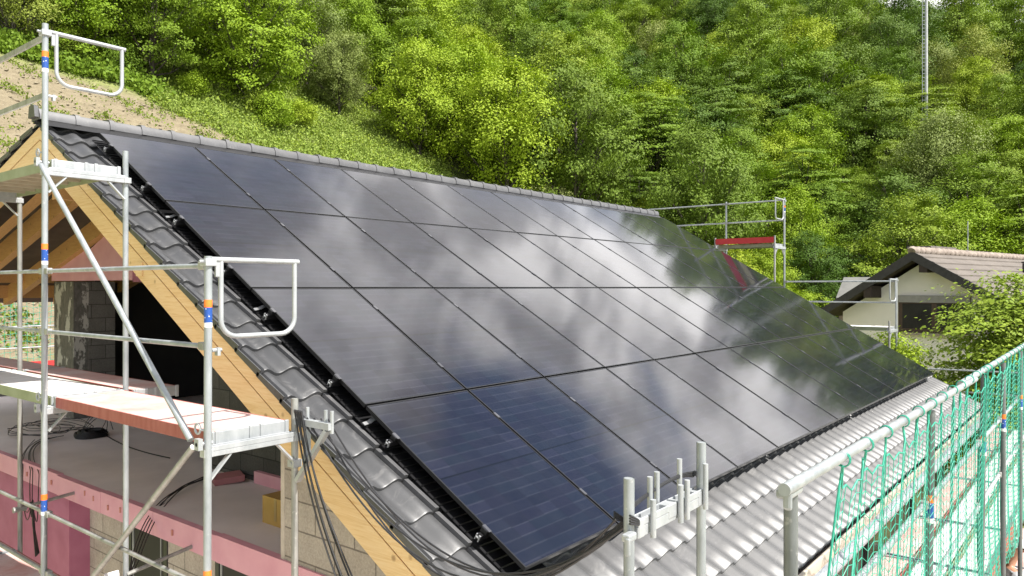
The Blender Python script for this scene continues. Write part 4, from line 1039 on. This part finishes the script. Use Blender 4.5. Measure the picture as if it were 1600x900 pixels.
def tree_meshes(kind, seed, h=10.0, rad=3.6, base=0.22, nl=11, clumps=17, per=52, leaf=0.17, style='round', mat='mid', lean=0.0):
    g = np.random.default_rng(seed); rr = random.Random(seed)
    zc0 = h*(base+1)/2; hz = h*(1-base)/2
    lobes = []; tries = 0
    while len(lobes) < nl and tries < 4000:
        tries += 1
        d = g.normal(size=3); d /= np.linalg.norm(d); k = g.uniform(0.45, 0.78)
        c = np.array([d[0]*rad*k, d[1]*rad*k, zc0 + d[2]*hz*k*1.02])
        taper = 1.0 - 0.25*max(0, (c[2]-zc0)/hz)
        c[:2] *= taper
        if all(np.linalg.norm(c-q[0]) > rad*0.50 for q in lobes): lobes.append((c, rad*g.uniform(0.30, 0.44)))
    lobes.append((np.array([0, 0, h-rad*0.40]), rad*0.36)); lobes.append((np.array([rad*.1, -rad*.1, zc0]), rad*0.5))
    P = []; N = []
    for c, r in lobes:
        for q in range(clumps):
            d = g.normal(size=3); d[2] += 0.35; d /= np.linalg.norm(d)
            cc_ = c + d*r*g.uniform(0.80, 1.08)*np.array([1.08, 1.08, 0.90])
            m_ = int(per*g.uniform(0.5, 1.4))
            if style == 'layered':
                out = np.array([cc_[0], cc_[1], 0.0]); out /= (np.linalg.norm(out)+1e-6)
                side = np.array([-out[1], out[0], 0])
                a = g.normal(size=(m_,3))*np.array([0.50, 0.32, 0.06])
                pts = cc_ + a[:,:1]*out + a[:,1:2]*side + np.outer(a[:,2] - 0.16*a[:,0], [0,0,1])
                nn_ = np.array([0,0,0.8]) + out*0.3 + d*0.5 + g.normal(size=(m_,3))*0.28
            elif style == 'loose':
                a = g.normal(size=(m_,3))*np.array([0.28, 0.28, 0.30])
                pts = cc_ + a + d*np.abs(a[:,:1])*0.4
                nn_ = d*1.1 + np.array([0,0,0.3]) + g.normal(size=(m_,3))*0.45
            else:
                a = g.normal(size=(m_,3))*np.array([0.31, 0.31, 0.17])
                pts = cc_ + a
                nn_ = d*1.0 + np.array([0,0,0.40]) + g.normal(size=(m_,3))*0.34
            P.append(pts); N.append(nn_)
    P = np.concatenate(P); N = np.concatenate(N)
    V, F = leaves(P, N, leaf, g)
    crown = new_mesh('crown', V, F, L[mat])
    mb = MB(); tr = 0.028*h*0.55
    top = (rr.uniform(-.2,.2), rr.uniform(-.2,.2), h*0.82)
    mid = (rr.uniform(-.15,.15), rr.uniform(-.15,.15), h*0.4)
    mb.tube([(0,0,-0.6), (0,0,0.15), mid, top], [tr*1.5, tr*1.05, tr*0.8, tr*0.18], 7)
    for c, r in lobes:
        f = min(max((c[2]-0.25*h)/h, 0.14), 0.62); s0 = np.array(mid)*(f/0.4) if f < 0.4 else np.array(mid)+(np.array(top)-np.array(mid))*((f-0.4)/0.42)
        s0[2] = h*f
        m1 = s0*0.45+c*0.55 + np.array([0,0,-0.08*h*0.3])
        mb.tube([s0, m1, c, c+(c-m1)*0.4], [tr*0.42, tr*0.28, tr*0.14, tr*0.05], 5, False)
        for q in range(3):
            d = g.normal(size=3); d /= np.linalg.norm(d); mb.tube([m1, m1*0.3+c*0.7+d*r*0.3, c+d*r*0.95], [tr*0.16, tr*0.1, tr*0.03], 4, False)
    tm = bpy.data.meshes.new('trunk'); tm.from_pydata(mb.v, [], mb.f); tm.materials.append(M['bark'])
    tm.polygons.foreach_set('use_smooth', [True]*len(tm.polygons))
    return tm, crown
class Kind:
    def __init__(self, key, name, **k): self.key = key; self.name = name; self.tm, self.cm = tree_meshes(key, **k); self.h = k.get('h', 10.0)
def plant(kind, x, y, scale, rot, label, cat='tree', group=None, name=None, zoff=0.0, sz=1.0):
    t = thing(name or kind.name, label, cat, (x, y, ground_z(x, y)+zoff), group)
    t.rotation_euler = (0, 0, rot); t.scale = (scale, scale, scale*sz)
    for nm, me in (('trunk', kind.tm), ('crown', kind.cm)):
        o = bpy.data.objects.new(nm, me); COL.objects.link(o); o.parent = t
    return t
K = {
 'beech':  Kind('beech', 'beech_tree', seed=11, h=12, rad=4.3, base=0.05, nl=18, clumps=20, per=81, leaf=0.160, style='layered', mat='mid'),
 'beech2': Kind('beech2', 'beech_tree', seed=12, h=12, rad=4.4, base=0.05, nl=18, clumps=20, per=81, leaf=0.160, style='layered', mat='dark'),
 'oak':    Kind('oak', 'oak_tree', seed=21, h=11, rad=4.2, base=0.03, nl=18, clumps=21, per=84, leaf=0.144, style='round', mat='mid'),
 'oak2':   Kind('oak2', 'oak_tree', seed=22, h=11, rad=4.2, base=0.03, nl=17, clumps=21, per=84, leaf=0.144, style='round', mat='mid'),
 'maple':  Kind('maple', 'maple_tree', seed=31, h=10, rad=3.8, base=0.03, nl=20, clumps=22, per=81, leaf=0.144, style='round', mat='bright'),
 'ash':    Kind('ash', 'ash_tree', seed=32, h=10, rad=3.6, base=0.12, nl=17, clumps=21, per=84, leaf=0.136, style='loose', mat='bright'),
 'willow': Kind('willow', 'willow_tree', seed=41, h=9, rad=3.6, base=0.10, nl=17, clumps=21, per=87, leaf=0.120, style='loose', mat='grey'),
 'olivet': Kind('olivet', 'birch_tree', seed=42, h=10, rad=3.3, base=0.03, nl=16, clumps=20, per=81, leaf=0.120, style='loose', mat='olive'),
 'darkt':  Kind('darkt', 'hornbeam_tree', seed=51, h=10, rad=3.8, base=0.08, nl=18, clumps=21, per=84, leaf=0.136, style='round', mat='dark'),
}
B_ = {
 'bush':   Kind('bush', 'bush', seed=61, h=3.2, rad=1.9, base=0.0, nl=11, clumps=14, per=40, leaf=0.13, style='round', mat='bright'),
 'bush2':  Kind('bush2', 'bush', seed=62, h=3.2, rad=1.9, base=0.0, nl=11, clumps=14, per=40, leaf=0.13, style='loose', mat='mid'),
}
pr = random.Random(99); placed = []
def front(kind, u, d, scale, label, cat='tree', group=None, sz=1.0, zoff=0.0):
    x, y = polar(u, d); placed.append((x, y, scale*3.6))
    k = K.get(kind) or B_[kind]
    return plant(k, x, y, scale, pr.uniform(0, 6.28), label, cat, group, None, zoff - (0.9*scale if cat == 'tree' and kind not in ('willow',) else 0.0), sz)
# the trees that stand out one by one
front('olivet', 20, 44, 0.95, 'olive green tree at the far left above the bare earth, behind the upper rail')
front('maple', 130, 46, 0.85, 'sunlit green tree behind the D-shaped guard of the tall left post')
front('oak2', 240, 48, 0.95, 'brownish olive tree above the bare earth, right of the D-shaped guard')
front('maple', 390, 51.5, 1.12, 'large yellow-green tree with layered boughs overhanging the meadow edge')
front('willow', 530, 60.5, 0.78, 'small grey-green tree with a visible dark trunk standing in the meadow')
front('willow', 480, 63, 1.0, 'grey-green tree just behind the small one with the dark trunk')
front('beech2', 590, 74, 1.0, 'dark tree filling the gap between the grey-green and the bright trees')
front('ash', 655, 60, 1.05, 'bright yellow-green tree standing where the meadow meets the ridge')
front('ash', 730, 62, 1.2, 'tallest bright yellow-green tree in the middle, behind the ridge')
front('maple', 800, 61, 1.08, 'bright green tree right of the tallest one, low behind the ridge')
front('willow', 890, 70, 1.0, 'silvery grey-green tree behind the bright middle trees')
front('olivet', 930, 62, 0.75, 'pale olive tree close above the right half of the ridge')
front('darkt', 955, 58, 0.62, 'small dark green tree close behind the right part of the ridge')
front('ash', 1010, 60, 0.60, 'light green bush-like tree near the right end of the ridge')
front('willow', 1075, 60, 0.55, 'low grey-green tree behind the rails of the far scaffold')
front('ash', 1135, 52, 0.62, 'bright yellow-green tree behind the red toe board')
front('ash', 1195, 55, 0.62, 'bright yellow-green tree between the far scaffold posts')
front('maple', 1250, 44, 0.52, 'low yellow-green tree beside the eave of the cream house')
front('oak', 1285, 66, 0.85, 'round mid green tree left of the cream house gable')
front('beech2', 1120, 80, 1.15, 'dark layered beech rising behind the far scaffold')
front('beech2', 1230, 88, 1.25, 'dark layered beech with drooping boughs, left of the mast')
front('beech', 1370, 84, 1.15, 'layered mid green beech right below the foot of the mast')
front('ash', 1480, 76, 1.0, 'bright green tree rising behind the chimney of the cream house')
front('maple', 1575, 72, 1.05, 'bright green tree at the right edge above the brown roof')
front('darkt', 1340, 58, 0.55, 'dark green tree in the shade behind the grey shed')
for u, d, s_, lb in ((430, 50.0, 0.62, 'yellow-green bush in the meadow just above the ridge'), (405, 50.5, 0.5, 'small bush under the large layered tree'), (470, 52.0, 0.5, 'low bush in the meadow right of the yellow-green one'),
                     (300, 48.5, 0.45, 'bush at the top edge of the bare earth'), (190, 46.5, 0.5, 'dark bush behind the bottom bar of the D-shaped guard'), (110, 45.0, 0.45, 'bush at the left end of the bare earth edge')):
    front('bush' if 'yellow' in lb or 'top' in lb else 'bush2', u, d, s_*1.25, lb, 'bush')
# hazel in front of the cream house
hz_x, hz_y = 17.55, -7.2
hk = Kind('hazel', 'hazel_bush', seed=77, h=5.7, rad=1.85, base=0.0, nl=24, clumps=26, per=80, leaf=0.092, style='layered', mat='mid')
hz = plant(hk, hz_x, hz_y, 1.0, 1.2, 'loose bright green bush hiding the window of the cream house', 'bush'); hz.location.z = 0.9; hz.scale = (1.0, 1.0, 1.0)
hz2 = plant(hk, 19.2, -9.6, 1.0, 3.9, 'loose green bush at the right edge above the far net', 'bush'); hz2.location.z = 0.7
hz3 = plant(B_['bush'], 15.9, -5.0, 0.45, 2.0, 'small yellow-green shoot beside the far roof corner', 'bush'); hz3.location.z = 3.6
# the wooded hillside
names = ['beech', 'oak2', 'oak', 'oak2', 'ash', 'willow', 'darkt', 'oak', 'ash', 'oak2', 'darkt', 'oak', 'ash', 'olivet', 'oak', 'darkt', 'oak2', 'beech2']
cand = []
fr = random.Random(4)
d = 60.0; pts = []
for t in range(60000):
    u = fr.uniform(-180, 1760); dd = math.sqrt(fr.uniform(48**2, 215**2))
    if u > 620 and dd < 56: continue
    x, y = polar(u, dd); z = ground_z(x, y)
    if (u < 330 and dd < 50) or (330 <= u < 680 and dd < 66): continue
    tt = (z + 12 - CAM.z)/dd
    if (z - CAM.z)/dd > 0.52: continue
    sp = 5.2 if dd < 80 else (7.8 if dd < 120 else 9.6)
    if any((x-a)**2 + (y-b)**2 < sp*sp for a, b, *_ in pts): continue
    if any((x-a)**2 + (y-b)**2 < (0.62*c+1.2)**2 for a, b, c in placed): continue
    pts.append((x, y, dd, u))
pts.sort(key=lambda p: p[2])
def elev(p): return (ground_z(p[0], p[1]) - CAM.z)/p[2]
# beyond the crest nothing shows: keep what can rise above the ground in front of it
keep = []
for p in pts:
    blk = max((float(height(CAM.x+(p[0]-CAM.x)*f, CAM.y+(p[1]-CAM.y)*f)) - CAM.z)/(p[2]*f) for f in (0.5, 0.6, 0.7, 0.8, 0.88, 0.94))
    if (ground_z(p[0], p[1]) + 13 - CAM.z)/p[2] > blk + 0.01: keep.append(p)
print('forest trees', len(pts), len(keep))
def hill_tree(p, i):
    nm = names[fr.randrange(len(names))]; k = K[nm]
    s_ = fr.uniform(0.85, 1.45) * (0.88 if p[2] < 80 else (1.08 if p[2] < 120 else 1.2))
    return k, s_
groups = {'beech': 'layered green beech in the crowded wooded hillside', 'oak': 'round-crowned oak in the crowded wooded hillside', 'ash': 'light green ash in the crowded wooded hillside',
          'maple': 'yellow-green maple in the crowded wooded hillside', 'willow': 'silvery willow in the crowded wooded hillside', 'hornbeam': 'dark hornbeam in the crowded wooded hillside', 'birch': 'olive birch in the crowded wooded hillside'}
rest = []
for i, p in enumerate(keep):
    k, s_ = hill_tree(p, i)
    if i < 270:
        plant(k, p[0], p[1], s_, fr.uniform(0, 6.28), groups[k.name.split('_')[0]], 'tree', 'trees of the wooded hillside: ' + k.name.split('_')[0], None, -0.8, fr.uniform(0.82, 1.28))
    else: rest.append((k, p, s_))
# farther crowns read as one mass: one mesh
if rest:
    VV = []; FF = []; o_ = 0; g = np.random.default_rng(3)
    for k, p, s_ in rest:
        me = k.cm; n = len(me.vertices); V = np.empty(n*3, np.float32); me.vertices.foreach_get('co', V); V = V.reshape(-1,4,3)
        sel = g.random(len(V)) < 0.30; V = V[sel]; c = V.mean(1, keepdims=True); V = c + (V-c)*2.0
        a = fr.uniform(0, 6.28); ca, sa = math.cos(a), math.sin(a); V = V.reshape(-1,3)*s_
        V = np.stack([V[:,0]*ca - V[:,1]*sa, V[:,0]*sa + V[:,1]*ca, V[:,2]], 1) + np.array([p[0], p[1], ground_z(p[0], p[1])-0.4])
        VV.append(V); FF.append(np.arange(len(V)).reshape(-1,4)+o_); o_ += len(V)
    me = new_mesh('far_forest', np.concatenate(VV), np.concatenate(FF), L['mid'])
    o = bpy.data.objects.new('far_forest', me); COL.objects.link(o); tag(o, 'far trees merging into one green mass along the top of the hill', 'forest', None, 'stuff')

# ------------------------------------------------------------------ grass and weeds
def tufts(name, label, n, region, size, mat, seed, per=9, cat='grass'):
    g = np.random.default_rng(seed); P = []
    rr = random.Random(seed); pts = []
    while len(pts) < n:
        q = region(rr)
        if q: pts.append(q)
    Ps = []; Ns = []; Ss = []
    for x, y, s_ in pts:
        z = ground_z(x, y); m_ = per
        a = g.normal(size=(m_,3))*np.array([0.22*s_, 0.22*s_, 0]); a[:,2] = np.abs(g.normal(size=m_))*0.20*s_ + 0.04
        Ps.append(a+np.array([x, y, z])); nn_ = g.normal(size=(m_,3)); nn_[:,2] = np.abs(nn_[:,2])*0.5; Ns.append(nn_)
    V, F = leaves(np.concatenate(Ps), np.concatenate(Ns), size, g)
    o = bpy.data.objects.new(name, new_mesh(name, V, F, L[mat])); COL.objects.link(o); return tag(o, label, cat, None, 'stuff')
def meadow(rr):
    u = rr.uniform(240, 700); dd = rr.uniform(43, 66); x, y = polar(u, dd)
    if math.hypot(x-8.3, y-22.7) < 16.0: return None
    return x, y, rr.uniform(0.6, 1.5)
def bank(rr):
    u = rr.uniform(-60, 420); dd = rr.uniform(22, 47); x, y = polar(u, dd)
    if math.hypot(x-8.3, y-22.7) > 15.6: return None
    if math.sin(x*0.8+1)*math.sin(y*0.9+2) + 0.5*math.sin(x*2.3+y) < 0.30 + (0.35 if y < 29 else 0) and rr.random() > 0.12: return None
    return x, y, rr.uniform(0.5, 1.0)
tufts('meadow_grass', 'tall sunlit grass in the meadow behind the ridge', 15000, meadow, 0.13, 'pale', 1)
tufts('meadow_weeds', 'scattered green weeds in the meadow', 2600, meadow, 0.17, 'mid', 2)
tufts('bank_weeds', 'sparse low weeds on the bare earth bank', 1000, bank, 0.12, 'olive', 3)
def clods():
    g = random.Random(12); mb = MB(); n = 0
    while n < 1500:
        u = g.uniform(-60, 400); dd = g.uniform(24, 46); x, y = polar(u, dd)
        if math.hypot(x-8.3, y-22.7) > 16.2: continue
        z = ground_z(x, y); r_ = g.uniform(0.03, 0.11)*(1.6 if g.random() < 0.06 else 1.0); n += 1
        vs = []
        for (a, b, c) in ((1,0,0),(-1,0,0),(0,1,0),(0,-1,0),(0,0,1),(0,0,-1)):
            k = r_*g.uniform(0.7, 1.3); vs.append((x+a*k, y+b*k, z+c*k*0.7))
        mb.add(vs, [(0,2,4),(2,1,4),(1,3,4),(3,0,4),(2,0,5),(1,2,5),(3,1,5),(0,3,5)])
    o = mb.build('earth_clods', simple('dry_earth_clods', (0.17,0.14,0.09), (0.28,0.245,0.17), 1.3, 0.95), None)
    tag(o, 'dry earth clods and stones scattered over the bare bank', 'stones', None, 'stuff')
clods()
def edge(rr):
    u = rr.uniform(-60, 300); dd = rr.uniform(40, 50); x, y = polar(u, dd)
    if not 16.6 < math.hypot(x-8.3, y-22.7) < 19.0 or u > 250: return None
    return x, y, rr.uniform(0.8, 2.0)
tufts('bank_edge_scrub', 'low scrub along the upper edge of the bare earth', 1500, edge, 0.22, 'mid', 4)

# ------------------------------------------------------------------ worker on the lower deck
def worker():
    base = Vector((7.35, -7.93, 1.285))
    f = Vector((0.55, -0.83, 0)).normalized(); s_ = Vector((-f.y, f.x, 0))      # facing outwards; s_ = his left
    t = thing('person', 'worker in pale cap and grey shirt leaning out on the lower scaffold deck', 'person', tuple(base))
    def W_(a, b, z): return base + f*a + s_*b + Vector((0,0,z))
    def skin(name, V, E, Rr, mat, sub=2, root=0):
        me = bpy.data.meshes.new(name); me.from_pydata([tuple(v-base) for v in V], E, [])
        o = bpy.data.objects.new(name, me); COL.objects.link(o); o.parent = t; me.materials.append(mat)
        k = o.modifiers.new('skin', 'SKIN'); k.use_smooth_shade = True
        for i, r_ in enumerate(Rr): me.skin_vertices[0].data[i].radius = (r_ if isinstance(r_, tuple) else (r_, r_))
        me.skin_vertices[0].data[root].use_root = True
        b = o.modifiers.new('sub', 'SUBSURF'); b.levels = sub; b.render_levels = sub
        return o
    sk = simple('skin', (0.36,0.18,0.11), (0.44,0.23,0.14), 8, 0.5)
    V = [W_(0,0,0.92), W_(0.05,0,1.12), W_(0.12,0,1.34), W_(0.15,0,1.47), W_(0.19,0,1.56), W_(0.22,0,1.66), W_(0.23,0,1.76),
         W_(0.13,0.19,1.40), W_(0.30,0.27,1.18), W_(0.50,0.20,1.02), W_(0.57,0.17,0.98),
         W_(0.13,-0.19,1.40), W_(0.28,-0.27,1.16), W_(0.48,-0.22,1.00), W_(0.55,-0.20,0.96),
         W_(0.0,0.10,0.86), W_(0.03,0.11,0.48), W_(-0.02,0.12,0.08), W_(0.10,0.13,0.04),
         W_(0.0,-0.10,0.86), W_(0.03,-0.11,0.48), W_(-0.02,-0.12,0.08), W_(0.10,-0.13,0.04)]
    E = [(0,1),(1,2),(2,3),(3,4),(4,5),(5,6),(2,7),(7,8),(8,9),(9,10),(2,11),(11,12),(12,13),(13,14),(0,15),(15,16),(16,17),(17,18),(0,19),(19,20),(20,21),(21,22)]
    Rr = [0.13,0.13,0.14,0.06,0.055,0.085,0.075, 0.065,0.045,0.034,0.03, 0.065,0.045,0.034,0.03, 0.09,0.06,0.045,0.04, 0.09,0.06,0.045,0.04]
    for sd_, w in ((1, 10), (-1, 14)):
        pw = V[w]; k0 = len(V)
        V.append(pw + f*0.06 + Vector((0,0,-0.02))); E.append((w, k0)); Rr.append((0.034, 0.018))
        for q in range(4):
            o_ = s_*(0.030-0.02*q); L1 = (0.030, 0.036, 0.034, 0.026)[q]
            a = len(V); V += [V[k0] + f*0.035 + o_, V[k0] + f*(0.035+L1) + o_ + Vector((0,0,-0.022)), V[k0] + f*(0.03+L1) + o_ + Vector((0,0,-0.055))]
            E += [(k0, a), (a, a+1), (a+1, a+2)]; Rr += [0.0095, 0.009, 0.0075]
        a = len(V); V += [pw + f*0.03 - s_*0.035*sd_ + Vector((0,0,-0.01)), pw + f*0.07 - s_*0.045*sd_ + Vector((0,0,-0.035))]; E += [(w, a), (a, a+1)]; Rr += [0.012, 0.009]
    skin('body', V, E, Rr, sk)
    # face: nose, ears, eyes, mouth
    hc = W_(0.235, 0, 1.70); fd = (f + Vector((0,0,-0.35))).normalized()
    mb = MB(); mb.tube([hc+fd*0.075+Vector((0,0,0.012)), hc+fd*0.105+Vector((0,0,-0.02)), hc+fd*0.08+Vector((0,0,-0.03))], [0.010, 0.016, 0.010], 8)
    for q in (1, -1): mb.tube([hc+s_*0.078*q+Vector((0,0,0.03)), hc+s_*0.088*q, hc+s_*0.078*q+Vector((0,0,-0.03))], [0.012, 0.018, 0.010], 8)
    mb.build('face', sk, t, True)
    mb = MB()
    for q in (1, -1): mb.tube([hc+fd*0.07+s_*0.032*q+Vector((0,0,0.012)), hc+fd*0.088+s_*0.030*q+Vector((0,0,0.010))], 0.011, 8)
    mb.build('eyes', M['void'], t, True)
    V2 = [W_(0,0,0.90), W_(0.05,0,1.12), W_(0.12,0,1.33), W_(0.145,0,1.44), W_(0.13,0.19,1.40), W_(0.24,0.245,1.25), W_(0.13,-0.19,1.40), W_(0.22,-0.245,1.24)]
    skin('shirt', V2, [(0,1),(1,2),(2,3),(2,4),(4,5),(2,6),(6,7)], [0.155,0.155,0.165,0.075,0.085,0.068,0.085,0.068], simple('grey_shirt', (0.34,0.36,0.38), (0.44,0.46,0.48), 6, 0.9))
    V3 = [W_(0,0,0.93), W_(0.0,0.10,0.86), W_(0.03,0.11,0.48), W_(-0.02,0.12,0.10), W_(0.0,-0.10,0.86), W_(0.03,-0.11,0.48), W_(-0.02,-0.12,0.10)]
    skin('trousers', V3, [(0,1),(1,2),(2,3),(0,4),(4,5),(5,6)], [0.15,0.105,0.078,0.062,0.105,0.078,0.062], simple('dark_trousers', (0.05,0.055,0.065), (0.08,0.085,0.095), 6, 0.9))
    mb = MB(); n = 14; rings = []
    for k, (hh, rr_) in enumerate(((0.0,0.108),(0.03,0.108),(0.065,0.095),(0.09,0.065),(0.10,0.02))):
        rings.append([hc + (Vector((0,0,1))+f*-0.15)*(hh+0.022) + (f*math.cos(2*math.pi*j/n)*1.08 + s_*math.sin(2*math.pi*j/n))*rr_ for j in range(n)])
    mb.add([p for r_ in rings for p in r_], [(a*n+j, a*n+(j+1)%n, (a+1)*n+(j+1)%n, (a+1)*n+j) for a in range(4) for j in range(n)] + [tuple(range(4*n, 5*n))])
    pk = [hc+f*0.10+s_*b_+Vector((0,0,0.03-abs(b_)*0.15)) for b_ in (-0.085,-0.04,0.04,0.085)] + [hc+f*(0.20-abs(b_)*0.5)+s_*b_+Vector((0,0,0.0-abs(b_)*0.15)) for b_ in (0.07,0.035,-0.035,-0.07)]
    mb.add(pk + [p+Vector((0,0,0.008)) for p in pk], [tuple(range(8)), tuple(range(15,7,-1))] + [(i, i+8, (i+1)%8+8, (i+1)%8) for i in range(8)])
    mb.build('cap', simple('pale_cap', (0.55,0.56,0.57), (0.65,0.66,0.67), 8, 0.9), t, True)
    for q in (1, -1):
        mb = MB(); c = W_(0.05, 0.125*q, 0.05); mb.cbox(c, (0.27, 0.10, 0.095), (f, s_, Vector((0,0,1)))); mb.build('shoe', M['plastic_dark'], t, True, 0.02)
worker()
